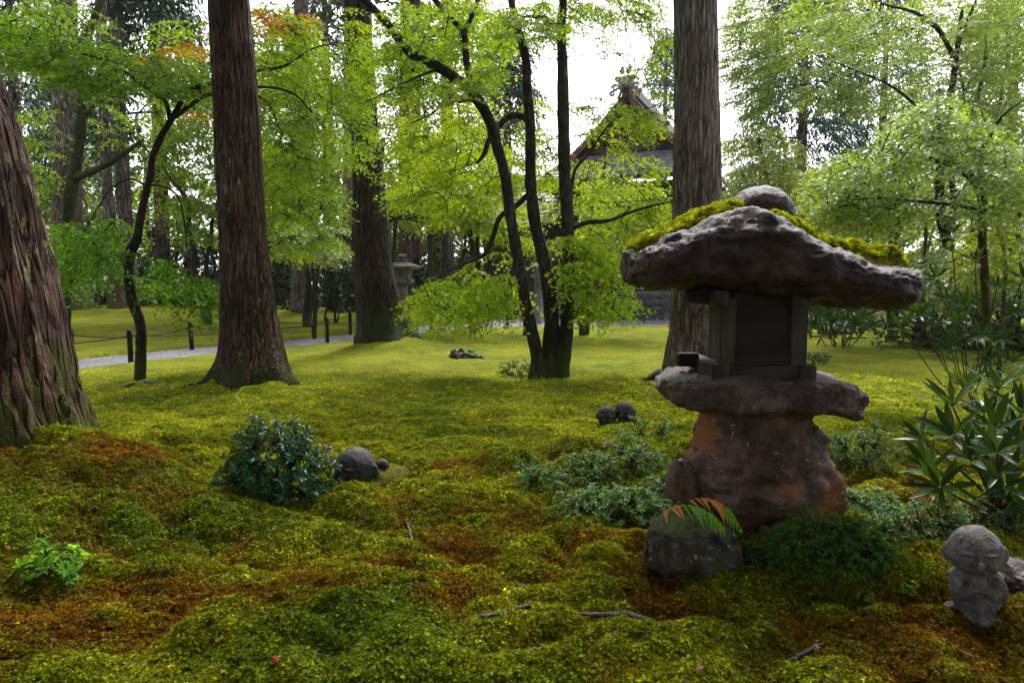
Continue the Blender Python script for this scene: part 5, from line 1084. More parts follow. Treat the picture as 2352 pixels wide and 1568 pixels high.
fence('rope fence along the far side of the gravel path', [(30, 846, .58), (166, 828, .6), (441, 803, .62), (639, 785, .6), (805, 770, .62), (942, 756, .58)])
fence('rope fence along the near side of the gravel path', [(-60, 862, .6), (301, 832, .6), (752, 787, .62), (1047, 760, .6), (1205, 771, .6)], .12)
fence('low rope fence at the edge of the gravel court', [(1060, 745, .6), (1166, 748, .55), (1327, 745, .6), (1479, 743, .66), (1600, 743, .62)], .08)
fence('rope fence on the rear moss bank beyond the inner lawn', [(600, 703, .55), (688, 703, .5), (722, 706, .7), (757, 712, .6), (805, 712, .62), (850, 712, .6)], .1)
fence('pair of short posts at the shaded back of the far lawn', [(404, 708, .5), (421, 708, .55)], .04)

# ------------------------------------------------------------------ small stone lantern, notice board, pole, lamps
p = PY(925, 760, 23.0); p.z = Hs(p.x, p.y)
sl = thing('small_stone_lantern', 'small carved stone lantern with a round knob, right of the leaning mossy cedar', 'lantern', p)
def lathe(name, prof_, sides, m, parent, loc=(0, 0, 0), phase=0.0, smooth=False):
    a = np.linspace(0, 2 * np.pi, sides, endpoint=False) + phase; P_ = np.array(prof_); V = np.stack([P_[:, 0:1] * np.cos(a), P_[:, 0:1] * np.sin(a), np.broadcast_to(P_[:, 1:2], (len(P_), sides))], -1)
    A_, F_, T_ = closed(V); o = new_obj(name, mesh_np(name, A_, [F_, T_], smooth), parent, M[m]); o.location = loc; return o
Zs = lambda v: PY(925, v, 23.0).z - p.z
lathe('pillar', [(.36, -.2), (.36, .12), (.24, .16), (.2, .3), (.19, Zs(655) - .1), (.24, Zs(655))], 14, 'greystone', sl, smooth=True)
lathe('platform', [(.22, Zs(655)), (.42, Zs(649)), (.44, Zs(641)), (.36, Zs(640))], 6, 'greystone', sl, phase=.3)
fbx = lathe('fire_chamber', [(.31, Zs(640)), (.31, Zs(617))], 6, 'greystone', sl, phase=.3)
for k, a in enumerate((-1.75, -.72)): bevel_box('window', (.27 * math.cos(a), .27 * math.sin(a), Zs(628)), (.13, .05, .15), M['black'], fbx, .02, (0, 0, a + math.pi / 2))
lathe('roof', [(.34, Zs(617)), (.62, Zs(618)), (.66, Zs(612)), (.4, Zs(606)), (.2, Zs(602)), (.17, Zs(600))], 6, 'greystone', sl, phase=.3)
lathe('finial', [(.15, Zs(601)), (.22, Zs(599)), (.2, Zs(596)), (.10, Zs(595)), (.15, Zs(592)), (.17, Zs(588)), (.12, Zs(585)), (.03, Zs(583))], 16, 'greystone', sl, smooth=True)
p = PY(1237, 740, 25.5); p.z = Hs(p.x, p.y)
sl = thing('stone_post_lantern', 'pale round capped stone lantern glimpsed between the triple maple stems', 'lantern', p); Zs = lambda v: PY(1237, v, 25.5).z - p.z
lathe('pillar', [(.3, -.2), (.3, .1), (.17, .15), (.17, Zs(640)), (.3, Zs(636)), (.3, Zs(630))], 14, 'greystone', sl, smooth=True); lathe('fire_chamber', [(.22, Zs(630)), (.22, Zs(617))], 6, 'greystone', sl); lathe('roof', [(.22, Zs(617)), (.36, Zs(617)), (.34, Zs(612)), (.18, Zs(607)), (.06, Zs(604))], 16, 'greystone', sl, smooth=True)
p = PY(1075, 735, 24.0); p.z = Hs(p.x, p.y); Zs = lambda v: PY(1075, v, 24.0).z - p.z
nb_ = thing('notice_board', 'small gabled wooden notice board beyond the drooping maple branches', 'sign', p)
for k, x_ in enumerate((-.30, .30)): bevel_box('post', (x_, .03, Zs(600) / 2), (.09, .09, Zs(596)), M['lampwood'], nb_, .01)
for k in range(5): bevel_box('plank', (-.264 + .132 * k, -.03, (Zs(624) + Zs(590)) / 2), (.126, .03, Zs(590) - Zs(624)), M['lampwood'], nb_, .004)
for sgn in (-1, 1): bevel_box('roof_board', (sgn * .26, 0, Zs(586)), (.60, .34, .035), M['lampwoodx'], nb_, .005, (0, sgn * .42, 0))
bevel_box('ridge_board', (0, 0, Zs(578) + .01), (.08, .38, .05), M['lampwoodx'], nb_, .006)
# timber prop under the long mossy limb, and the limb's tree
p = PY(991, 745, 20.5); p.z = Hs(p.x, p.y)
pr_ = MB(); pr_.tube(np.array([[0, 0, -.2], [0, 0, PY(991, 512, 20.5).z - p.z]]), [.07, .06], 10); pr_ = pr_.build('prop_pole', M['lampwood']); pr_.location = p; tag(pr_, 'pale timber pole propping up the long mossy limb', 'pole')
b = PY(742, 740, 20.8); b.z = Hs(b.x, b.y)
t = Tree('maple_tree', 'old tree with a long dark mossy limb reaching out past the leaning cedar', b, 'maples')
t.pxlimb([(850, 745), (850, 700), (845, 640), (846, 570), (850, 530), (860, 480), (868, 400), (880, 320)], 20.8, [.28, .24, .22, .22, .22, .18, .14, .08], sides=10)
t.pxlimb([(850, 525), (882, 505), (925, 494), (955, 500), (984, 507), (1015, 505), (1043, 495), (1075, 490)], [20.8, 20.7, 20.6, 20.5, 20.5, 20.5, 20.4, 20.3], [.16, .15, .13, .12, .11, .10, .08, .04], sides=9)
t.pxlimb([(846, 560), (800, 540), (740, 560), (700, 548), (660, 540), (625, 552), (600, 575)], [20.8, 20.6, 20.4, 20.2, 20.0, 19.9, 19.8], [.18, .17, .18, .19, .19, .18, .12], sides=9)
t.foliage(np.vstack([ell(940, 450, 100, 45, 19.5, 21.5, 26), ell(1040, 470, 50, 40, 19.5, 21, 10), ell(680, 510, 70, 30, 19, 20.5, 12)]), L=.7, size=.09, kind='tri', base=(.08, .145, .025), con=.014, yel=.2)
t.finish(M['mossbark'], M['leaf'])
# multi-stemmed leafless sapling on the far lawn
b = GH(770, 742)
sp_ = MB(); b0 = np.array(b)
for px in ([(768, 745), (768, 710), (760, 660), (752, 600)], [(770, 745), (772, 700), (778, 650), (782, 590)], [(773, 745), (782, 705), (792, 665), (800, 630)], [(745, 735), (752, 690), (752, 640), (745, 590)]):
    c = catmull([np.array(PY(u, v, b.y)) for u, v in px], 14); sp_.tube(c - b0, np.linspace(.035, .012, 14), 6)
sp_ = sp_.build('bare_sapling', M['maplebark']); sp_.location = b; tag(sp_, 'bare many stemmed sapling on the inner lawn behind the fence', 'sapling')
# lamp pole at right
b = GH(2112, 752); Yp = b.y; Zs = lambda v: PY(2112, v, Yp).z - b.z
lp = thing('lamp_pole', 'black wooden lamp pole with a white floodlight box, right of the lantern', 'lamp', b)
for k, dx in enumerate((-.035, .075)): bevel_box('pole', (dx, .0, Zs(600) / 2 if k == 0 else Zs(640) / 2), (.10, .10, Zs(600) if k == 0 else Zs(640)), M['post'], lp, .01)
bevel_box('upper_pole', (.06, .02, (Zs(610) + Zs(455)) / 2), (.07, .07, Zs(455) - Zs(610)), M['post'], lp, .008)
bx_ = bevel_box('floodlight', (-.06, -.08, Zs(464)), (.22, .20, .15), M['white'], lp, .02); bevel_box('hood', (0, -.02, .085), (.25, .24, .02), M['white'], bx_, .004); bevel_box('bracket', (.12, .06, -.02), (.06, .05, .18), M['black'], bx_, .004)
# low garden spotlight
b = GH(1922, 775); s_ = b.y / FPX
gl = thing('garden_spotlight', 'low black garden spotlight box on a plank, beside the lantern', 'lamp', b)
bevel_box('base_plank', (0.02, 0, .13), (92 * s_, .10, .05), M['black'], gl, .008); bevel_box('foot', (-.04, 0, .05), (.07, .09, .16), M['black'], gl, .006)
hd_ = bevel_box('lamp_housing', (-.04, 0, .26), (.19, .12, .20), M['black'], gl, .012)
bevel_box('lens', (0, -.062, .03), (.13, .01, .10), M['white'], hd_, .003); bevel_box('junction_box', (.13, -.02, .185), (.09, .07, .05), M['white'], gl, .006)
# angular stone at the pole's foot, mossy rock under the fern, stones by the lantern
def rock(label, u0, u1, v0, v1, Y, depth, m, seed, amp=.03, name='rock', power=2.6, topshape=None, group=None):
    c = np.linspace(u0, u1, 7); w_ = u1 - u0
    ts = topshape or [.55, .12, 0, .05, .03, .15, .6]; top = [(a, v0 + (v1 - v0) * k) for a, k in zip(c, ts)]; bot = [(a, v1 + (v1 - v0) * .12) for a in c]
    V, _, _, _ = loft_x((u0, u1), top, bot, Y, depth, nu=70, nt=60, amp=amp, seed=seed, power=power, endpow=3)
    loc = V.reshape(-1, 3).mean(0); loc[2] = V[..., 2].min(); A_, F_, T_ = closed(V - loc); o = new_obj(name, mesh_np(name, A_, [F_, T_]), None, M[m]); o.location = loc; return tag(o, label, 'rock', group)
rock('angular dark rock at the foot of the lamp pole', 2098, 2205, 735, 795, GH(2150, 790).y, .4, 'mossrock', 3, topshape=[.6, .1, 0, .2, .45, .7, .95])
rock('square mossy dark rock under the fern, in front of the lantern', 1480, 1692, 1178, 1295, 3.25, .2, 'mossrock', 11, .05, power=4, topshape=[.25, .06, 0, 0, .02, .1, .35])
rock('small pinkish pebble at the lantern foot', 1740, 1772, 1206, 1232, 3.62, .035, 'shelfrock', 5, .006)
rock('orange stained stone wedged against the left of the lantern pedestal', 1528, 1600, 1055, 1135, 3.80, .12, 'rustrock', 17, .02)
rock('low dark stump of rock under the right end of the root by the statue', 2310, 2420, 1300, 1365, 2.9, .12, 'root', 31, .03)

# ------------------------------------------------------------------ shrubs and small plants
def shrub(name, label, base, r, n, leaf, col, m='leafdark', cat='shrub', group=None, nl=7, up=.35, kind='oval', stem=.004, fill=.5, hv=.25, spread=.5, lift=0.0, tint_y=0.0):
    """bush of leaf rosettes carried on thin forked stems; r = (rx, ry, rz)"""
    t = thing(name, label, cat, base, group); st, lf = MB(), MB()
    a = RNG.uniform(0, 6.283, n); cz = RNG.uniform(0.02, 1, n); q = fill + (1 - fill) * RNG.random(n) ** .5; h = np.sqrt(1 - cz ** 2); q = q * (1 + .3 * vnoise(h * np.cos(a) * 1.7 + base[0] * 7, h * np.sin(a) * 1.7 + 9, cz * 1.7))
    C = np.stack([h * np.cos(a) * r[0] * q, h * np.sin(a) * r[1] * q, lift + cz * r[2] * q], 1) + RNG.normal(0, .03, (n, 3)) * np.array(r)
    D = C / np.array(r) ** 2 * min(r); D[:, 2] += up; D /= np.maximum(np.linalg.norm(D, axis=1, keepdims=True), 1e-6)
    ns = max(5, n // 12); S = C[RNG.choice(n, ns, replace=False)] * .55
    for s_ in S: st.tube(catmull([[RNG.normal(0, .02), RNG.normal(0, .02), -.03], s_ * [.4, .4, .55], s_], 6), np.linspace(stem * 2, stem, 6), 5, False)
    for c in C:
        j = ((S - c) ** 2).sum(1).argmin(); st.tube(np.array([S[j], (S[j] + c) / 2 + RNG.normal(0, .02, 3), c]), [stem, stem * .7, stem * .4], 4, False)
    P_ = np.repeat(C, nl, 0) + RNG.normal(0, leaf * .12, (n * nl, 3)); Dn = np.repeat(D, nl, 0); rd_ = RNG.normal(0, 1, (n * nl, 3)); rd_ -= (rd_ * Dn).sum(1, keepdims=True) * Dn; rd_ /= np.linalg.norm(rd_, axis=1, keepdims=True)
    Hd = rd_ + Dn * RNG.uniform(.1, .9, (n * nl, 1)) * spread * 2; leaves(lf, P_, Hd, Dn + RNG.normal(0, .2, (n * nl, 3)), leaf * RNG.uniform(.65, 1.15, n * nl), kind, tint(n * nl, col, hv, tint_y))
    st.build('stems', M['maplebark'], t)['kind'] = 'stuff'; c = lf.build('foliage', M[m], t, smooth=False); c['kind'] = 'stuff'; return t
b = GH(628, 1130)
shrub('holly_bush', 'glossy dark green holly bush in the hollow of the moss lawn', b, (.40, .32, .46), 470, .046, (.024, .078, .030), nl=9, cat='bush', fill=.3)
b = GH(104, 1185)
shrub('evergreen_seedling', 'small bright green seedling at the foot of the massive left cedar', b, (.14, .12, .15), 34, .05, (.12, .28, .04), 'leaf', nl=7, cat='seedling')
shrub('evergreen_seedling', 'tiny teal seedling above the bright one, by the massive left cedar', GH(142, 1128), (.05, .05, .06), 7, .03, (.03, .10, .04), 'leaf', nl=5, cat='seedling')
b = GH(1190, 862)
shrub('azalea_bush', 'pale leaved little bush at the foot of the triple maple', b, (.36, .22, .26), 90, .05, (.07, .13, .06), 'leafwet', nl=7, cat='bush')
AZ = (.05, .125, .03)
for lab, u, v, r, n, col in (('sparse azalea with bare forked stems, leftmost by the big lantern', 1235, 1135, (.20, .16, .20), 60, AZ), ('airy azalea behind the sparse leftmost one', 1345, 1110, (.24, .2, .24), 100, AZ),
                             ('leafy azalea left of the lantern pedestal', 1450, 1080, (.28, .22, .22), 130, AZ), ('pale wet azalea in front of the lantern pedestal, beside the fern', 1400, 1185, (.34, .2, .18), 190, (.075, .165, .055)),
                             ('low azalea tucked between fern and pedestal', 1550, 1140, (.22, .16, .14), 80, (.05, .12, .06)), ('thin azalea rising behind the leafy one', 1480, 1010, (.3, .2, .2), 60, AZ),
                             ('small upright azalea right of the lantern pedestal', 1985, 1095, (.24, .2, .33), 110, (.045, .09, .025)), ('low pale azalea at the right foot of the pedestal', 1990, 1170, (.26, .18, .14), 120, (.07, .155, .05)),
                             ('spreading azalea behind the praying statue', 2110, 1235, (.34, .22, .2), 190, (.06, .135, .035)), ('azalea fringe right of the praying statue', 2310, 1215, (.26, .18, .2), 90, (.055, .12, .05)), ('tiny azalea on the left of the small upright one', 1915, 1075, (.14, .12, .18), 46, AZ)):
    shrub('azalea_bush', lab, GH(u, v), tuple(1.12 * q for q in r), int(n * 1.7), .030, tuple(1.3 * q for q in col), 'leafwet', nl=7, cat='bush', group='azaleas round the lantern', fill=.45, stem=.003)
b = GH(1905, 1310)
shrub('moss_cushion_bush', 'dense dark green cushion of star moss in front of the lantern', b, (.31, .24, .20), 620, .020, (.035, .115, .02), 'leaf', nl=7, fill=.88, stem=.002, cat='moss cushion')
shrub('fern_seedlings', 'patch of small dark green leaves right of the mossy rock', GH(1690, 1300), (.2, .10, .06), 60, .035, (.012, .07, .022), 'leafdark', nl=6, cat='plants')
shrub('azalea_bush', 'small dark bush on the lawn just right of the lantern shelf', GH(1880, 835), (.3, .2, .2), 60, .05, (.04, .09, .03), nl=7, cat='bush')
for lab, u, v in (('bright tuft of feather moss, largest by the praying statue', 1798, 1335), ('pale moss tuft left of the praying statue base', 1990, 1350), ('pale moss tuft at the far right of the star moss', 2075, 1375)):
    shrub('moss_tuft', lab, GH(u, v), (.045, .04, .035), 60, .014, (.16, .26, .02), 'leaf', nl=6, fill=.7, stem=.001, cat='moss')
# dark understorey at the back
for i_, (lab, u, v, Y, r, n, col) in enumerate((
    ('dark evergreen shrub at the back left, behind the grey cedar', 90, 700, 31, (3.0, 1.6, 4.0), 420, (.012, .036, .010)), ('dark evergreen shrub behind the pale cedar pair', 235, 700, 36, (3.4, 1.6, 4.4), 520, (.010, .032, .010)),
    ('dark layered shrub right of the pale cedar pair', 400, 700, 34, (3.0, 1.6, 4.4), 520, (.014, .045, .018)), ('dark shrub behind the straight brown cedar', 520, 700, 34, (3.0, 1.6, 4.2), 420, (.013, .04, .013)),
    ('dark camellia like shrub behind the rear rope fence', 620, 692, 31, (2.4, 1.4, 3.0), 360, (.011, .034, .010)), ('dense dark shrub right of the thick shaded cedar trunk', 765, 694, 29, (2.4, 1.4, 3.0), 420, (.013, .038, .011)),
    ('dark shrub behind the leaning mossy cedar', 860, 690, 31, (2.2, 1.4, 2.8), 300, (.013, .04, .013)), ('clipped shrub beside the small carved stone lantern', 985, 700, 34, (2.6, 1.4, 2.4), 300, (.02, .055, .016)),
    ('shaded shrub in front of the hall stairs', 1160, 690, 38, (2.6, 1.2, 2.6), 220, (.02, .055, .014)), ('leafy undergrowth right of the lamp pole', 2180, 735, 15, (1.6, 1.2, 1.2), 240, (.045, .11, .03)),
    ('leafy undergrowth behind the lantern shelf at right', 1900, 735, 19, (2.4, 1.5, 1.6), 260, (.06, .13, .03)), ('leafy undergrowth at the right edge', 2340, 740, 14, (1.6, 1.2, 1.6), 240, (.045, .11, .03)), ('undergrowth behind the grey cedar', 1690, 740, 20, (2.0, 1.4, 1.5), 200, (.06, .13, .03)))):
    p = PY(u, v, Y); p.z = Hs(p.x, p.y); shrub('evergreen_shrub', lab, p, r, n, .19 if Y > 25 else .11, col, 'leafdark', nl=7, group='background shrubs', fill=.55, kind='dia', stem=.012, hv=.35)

# ------------------------------------------------------------------ rhododendrons with single leaves
def rho_leaf(seed, col):
    rg = np.random.default_rng(seed); n = 9; t = np.linspace(0, 1, n); wd = .092 * np.sin(np.pi * np.clip(t, .0, 1) ** .85) ** .8 + .004; wd[0] = .012; wd[-1] = .003
    z = -.18 * t ** 2 * rg.uniform(.5, 1.6); V = np.vstack([np.stack([t, -wd, z + wd * .22], 1), np.stack([t, 0 * t, z], 1), np.stack([t, wd, z + wd * .22], 1)])
    Q = [[i, i + 1, n + i + 1, n + i] for i in range(n - 1)] + [[n + i, n + i + 1, 2 * n + i + 1, 2 * n + i] for i in range(n - 1)]
    m_ = mesh_np('leaf', V, [Q], True, np.tile([col], (3 * n, 1))); m_.materials.append(M['rholeaf']); return m_
RL = [rho_leaf(i, c) for i, c in enumerate(((.022, .055, .010), (.03, .07, .012), (.02, .048, .012), (.04, .085, .014)))]
def whorl(t, c, axis, n, L, open_=.9):
    axis = Vector(axis).normalized(); o0 = Vector(t.location); q = axis.to_track_quat('Z', 'Y'); ph = random.uniform(0, 6.28)
    for k in range(n):
        a = ph + 6.283 * k / n + random.uniform(-.2, .2); e_ = open_ * random.uniform(.55, 1.35); d = q @ Vector((math.cos(a) * math.sin(e_), math.sin(a) * math.sin(e_), math.cos(e_)))
        o = bpy.data.objects.new('leaf', random.choice(RL)); COL.objects.link(o); o.parent = t; o.location = Vector(c) - o0 + d * .01
        s_ = L * random.uniform(.75, 1.15); o.scale = (s_, s_ * random.uniform(.85, 1.2), s_); zx = (axis - d * axis.dot(d)); zx = zx.normalized() if zx.length > 1e-3 else Vector((0, 0, 1))
        yv = zx.cross(d).normalized(); o.rotation_euler = Matrix((d, yv, d.cross(yv))).transposed().to_euler()
def rhodo(label, base, tips, L, n=8, rad=.012):
    t = thing('rhododendron', label, 'shrub', base, 'rhododendrons'); st = MB(); b0 = np.array(base)
    for tp in tips:
        tp = np.array(tp); mid = b0 * .55 + tp * .45 + np.array([RNG.normal(0, .05), RNG.normal(0, .05), -.06 * np.linalg.norm((tp - b0)[:2])]); c = catmull([b0 - [0, 0, .04], mid, tp], 12); st.tube(c - b0, np.linspace(rad, rad * .4, 12), 6)
        ax = (tp - mid) / max(np.linalg.norm(tp - mid), 1e-6) + [0, 0, .35]; whorl(t, tp, ax, n + random.randint(-1, 2), L)
        if random.random() < .6: whorl(t, mid * .45 + tp * .55, ax, max(3, n - 4), L * .85, 1.2)
    st.build('stems', M['maplebarklight'], t); return t
b = GH(2300, 1165)
rhodo('large rhododendron with long pointed leaves at the right edge', b, [PY(u, v, Y) for u, v, Y in ((2189, 935, 3.9), (2291, 895, 4.0), (2285, 985, 3.7), (2190, 1000, 3.7), (2140, 1078, 3.8), (2160, 1120, 3.6), (2290, 1040, 3.5), (2310, 1115, 3.6), (2345, 950, 3.8), (2240, 1060, 4.2), (2360, 1060, 3.9), (2330, 880, 4.3), (2225, 900, 4.2), (2260, 950, 4.1), (2340, 1010, 3.7), (2120, 1010, 4.1), (2330, 1150, 3.7))], .19, 9)
b = GH(2235, 850)
rhodo('tall leggy rhododendron with reddish stems behind the large one', b, [PY(u, v, Y) for u, v, Y in ((2185, 540, 6.3), (2150, 640, 6.2), (2110, 720, 6.0), (2070, 755, 5.9), (2240, 600, 6.5), (2290, 660, 6.3), (2330, 720, 6.2), (2220, 700, 6.0), (2180, 690, 6.6), (2300, 780, 6.0), (2250, 770, 5.9), (2350, 640, 6.5), (2180, 790, 6.2), (2090, 690, 6.4), (2140, 745, 6.5), (2320, 830, 6.0), (2270, 820, 6.3), (2200, 740, 5.8))], .15, 8, .012)
b = GH(1930, 775)
rhodo('dark rhododendron behind the lantern, over the garden spotlight', b, [PY(u, v, Y) for u, v, Y in ((1885, 725, 12.4), (1905, 712, 12.6), (1930, 705, 12.5), (1955, 715, 12.4), (1980, 728, 12.5), (1995, 750, 12.6), (1940, 735, 12.2), (1965, 745, 12.3), (1870, 745, 12.7), (1915, 740, 12.9), (1900, 700, 13), (1985, 705, 13))], .26, 9, .018)

# ------------------------------------------------------------------ ferns
def pinna_mesh(col):
    V = [(0, 0, 0)]; n = 9
    for i in range(1, n + 1):
        t = i / n; w_ = .17 * (1 - t) ** .8 + .015; V += [(t - .045, -w_, -.12 * t * t), (t, -w_ * .45, -.12 * t * t), (t, w_ * .45, -.12 * t * t), (t - .045, w_, -.12 * t * t)]
    T_ = []; Q_ = []
    for i in range(n):
        a = 1 + 4 * i; pm = (0, 0) if i == 0 else (a - 3, a - 2)
        Q_ += [[pm[0], a + 1, a + 2, pm[1]]] if i else []; T_ += [[0, a + 1, a + 2]] if i == 0 else []
        T_ += [[pm[0], a, a + 1], [pm[1], a + 2, a + 3]]
    m_ = mesh_np('leaflet', V, [np.array(T_), np.array(Q_)], False, np.tile([col], (len(V), 1))); m_.materials.append(M['leaf']); return m_
FG, FO, FD = pinna_mesh((.15, .32, .04)), pinna_mesh((.50, .24, .08)), pinna_mesh((.10, .21, .03))
def frond(t, pts, n, L, brown, hang=.7, mesh=None):
    o0 = np.array(t.location); c = catmull([np.array(p) for p in pts], n); m_ = MB(); m_.tube(c - o0, np.linspace(.0035, .0012, n), 5); st = m_.build('rachis', M['maplebarklight'], t)
    T_ = np.gradient(c, axis=0)
    for i in range(2, n):
        d = Vector(T_[i]).normalized(); f = i / n; ln = L * math.sin(math.pi * (.12 + .86 * f)) ** .7 * random.uniform(.8, 1.15)
        for sgn in (-1, 1):
            sd_ = d.cross(Vector((0, 0, 1))).normalized() * sgn; h = (sd_ * random.uniform(.6, .9) + d * random.uniform(.3, .6) + Vector((0, 0, -hang * random.uniform(.7, 1.2)))).normalized()
            o = bpy.data.objects.new('leaflet', (FO if brown(f, sgn) else (mesh or FG))); COL.objects.link(o); o.parent = t; o.location = Vector(c[i] - o0); o.scale = (ln, ln, ln)
            zx = (Vector((0, 0, 1)) - h * h.z).normalized(); yv = zx.cross(h).normalized(); o.rotation_euler = Matrix((h, yv, h.cross(yv))).transposed().to_euler()
b = PY(1640, 1185, 3.2); b = Vector((b.x, 3.32, b.z - .02))
t = thing('fern', 'fern with green and rusty orange fronds arching over the mossy rock', 'fern', b)
frond(t, [PY(1506, 1186, 2.95), PY(1545, 1160, 2.92), PY(1590, 1158, 2.90), PY(1632, 1178, 2.87), PY(1660, 1210, 2.85)], 13, .115, lambda f, s_: f < .38, .4)
frond(t, [PY(1560, 1158, 3.0), PY(1600, 1142, 3.0), PY(1640, 1146, 2.98), PY(1672, 1170, 2.95), PY(1700, 1212, 2.92)], 13, .10, lambda f, s_: f < .55, .4)
MB().tube(np.array(catmull([b - Vector((0, 0, .35)), b, PY(1640, 1165, 3.15)], 8)) - np.array(b), .003, 5).build('stalk', M['maplebarklight'], t)
for lab, u, v, L in (('yellow green fern at the left edge of the azaleas', 1300, 1130, .08), ('small fern behind the star moss cushion', 1850, 1195, .07), ('fern fronds on the lawn at the right, above the large rhododendron', 2200, 880, .14)):
    b = GH(u, v); t = thing('fern', lab, 'fern', b)
    for k in range(4):
        a = random.uniform(0, 6.28); d = Vector((math.cos(a), math.sin(a) * .6, 0)); frond(t, [b, b + d * L * .8 + Vector((0, 0, L * 1.0)), b + d * L * 1.8 + Vector((0, 0, L * 1.1)), b + d * L * 2.7 + Vector((0, 0, L * .7))], 13, L * .55, lambda f, s_: False, .25, FD)

# ------------------------------------------------------------------ roots, stump, sticks, fallen leaves
def root(label, px, rads, name='surface_root', sink=.45, m='root', cat='root', group='roots in the moss', parent=None):
    rads = [r * .62 for r in rads]
    P_ = [G(u, v, 0.04) for u, v in px]; o0 = np.array(P_[0]); c = catmull([np.array([*p, r]) for p, r in zip(P_, rads)], 40); r = c[:, 3]
    k = np.arange(40) / 39; zz = H(c[:, 0], c[:, 1]); z = np.convolve(np.pad(zz, 6, 'edge'), np.ones(13) / 13, 'valid') + r * (1 - 2 * sink) + .010 - .05 * (np.exp(-(k / .05) ** 2) + np.exp(-((1 - k) / .05) ** 2)); c = np.stack([c[:, 0], c[:, 1], z], 1)
    m_ = MB(); m_.tube(c - o0, r * (1 + .2 * vnoise(k * 14, k * 0 + rads[0] * 99)), 12); o = m_.build(name, M[m]); o.location = P_[0]; V = np.empty(len(o.data.vertices) * 3, np.float32); o.data.vertices.foreach_get('co', V); V = V.reshape(-1, 3); V += (.008 * fbm(V[:, 0] * 12, V[:, 1] * 60, V[:, 2] * 60, 3))[:, None] * np.array([0, 0, 1.0]); o.data.vertices.foreach_set('co', V.ravel())
    if parent is not None: o.name = 'root'; o.parent = parent; o.location = P_[0] - Vector(parent.location); return o
    return tag(o, label, cat, group)
root('dark curved root in the front moss, left one of the three', [(733, 1380), (780, 1372), (830, 1380), (870, 1400), (920, 1417)], [.02, .026, .02, .016, .006])
root('thin straight root in the front moss, middle of the three', [(1058, 1440), (1120, 1430), (1180, 1422), (1240, 1414)], [.012, .018, .018, .01])
root('thick reddish root in the front moss, right one of the three', [(1310, 1408), (1370, 1412), (1430, 1420), (1480, 1436), (1550, 1442)], [.014, .022, .032, .028, .01])
root('pale short stick of root below the lying statue', [(928, 1182), (938, 1195), (944, 1212), (950, 1228)], [.012, .012, .011, .006])
root('short broken root near the bottom edge of the moss', [(1200, 1512), (1222, 1500), (1252, 1488)], [.010, .012, .006])
root('grey root tip showing left of the mossy rock', [(1180, 1342), (1196, 1345), (1212, 1348)], [.01, .014, .008])
root('reddish root at the bottom right below the statue', [(1802, 1520), (1850, 1505), (1905, 1500)], [.012, .022, .01])
root('dark root spreading left from the crooked slender maple', [(330, 880), (290, 884), (240, 890), (200, 892)], [.05, .045, .03, .01], parent=T_SLIM)
root('dark root spreading right from the crooked slender maple', [(318, 882), (350, 884), (390, 888), (420, 890)], [.05, .04, .025, .01], parent=T_SLIM)
root('long root running left from the straight brown cedar', [(500, 880), (465, 888), (440, 896), (410, 902)], [.09, .06, .03, .012], m='cedar', parent=T_C2)
root('root sweeping left from the foot of the grey cedar', [(1560, 848), (1520, 858), (1490, 866), (1462, 872)], [.12, .09, .05, .015], m='cedargrey', sink=.2, parent=T_C4)
root('driftwood like root on the bright lawn right of the lantern', [(2030, 997), (2055, 994), (2075, 996)], [.02, .03, .01])
b = GH(1068, 822)
bm_ = [((0, 0, .02), (.30, .16, .10)), ((-.22, .02, .05), (.08, .07, .12)), ((-.08, .03, .06), (.08, .06, .13)), ((.10, .03, .05), (.10, .06, .12)), ((.22, -.04, .0), (.16, .08, .08), .4, 'Z')]
me = blob(bm_, .012, 1); sculpt(me, lambda V: .05 * (np.abs(fbm(V[:, 0] * 9, V[:, 1] * 9, V[:, 2] * 9, 4)) - .2) + .02 * fbm(V[:, 0] * 30, V[:, 1] * 30, V[:, 2] * 30, 3))
me.materials.append(M['mossrock']); o = bpy.data.objects.new('tree_stump', me); COL.objects.link(o); o.location = b; tag(o, 'low rotten mossy stump on the lawn right of the leaning cedar', 'stump')
# burl with pale moss on the left cedar
me = blob([((0, 0, 0), (.05, .05, .05)), ((.02, -.02, .06), (.045, .045, .05)), ((-.01, -.02, .11), (.035, .035, .045)), ((.03, -.03, -.05), (.05, .05, .05))], .006, 2); sculpt(me, rough(.02, 22, 3)); me.materials.append(M['cedarfore'])
o = new_obj('burl', me, T_C1, None, PY(150, 960, 4.75) - Vector(T_C1.location)); o.scale = (.8, .8, 1.1)
def fallen(label, u, v, col, size=.035, rot=0.0, tilt=.3):
    b = GH(u, v); V, T_ = LEAF['star']; m_ = MB(); V = V * [1, 1, 2.2]; m_.add(V * size, T_, None, np.tile([col], (len(V), 1))); o = m_.build('fallen_leaf', M['deadleaf'], None, False); o.location = b + Vector((0, 0, .028)); o.rotation_euler = (tilt, tilt * .5, rot); tag(o, label, 'leaf', 'fallen leaves on the moss')
RD, OR, PK = (.25, .035, .015), (.33, .11, .035), (.33, .16, .12)
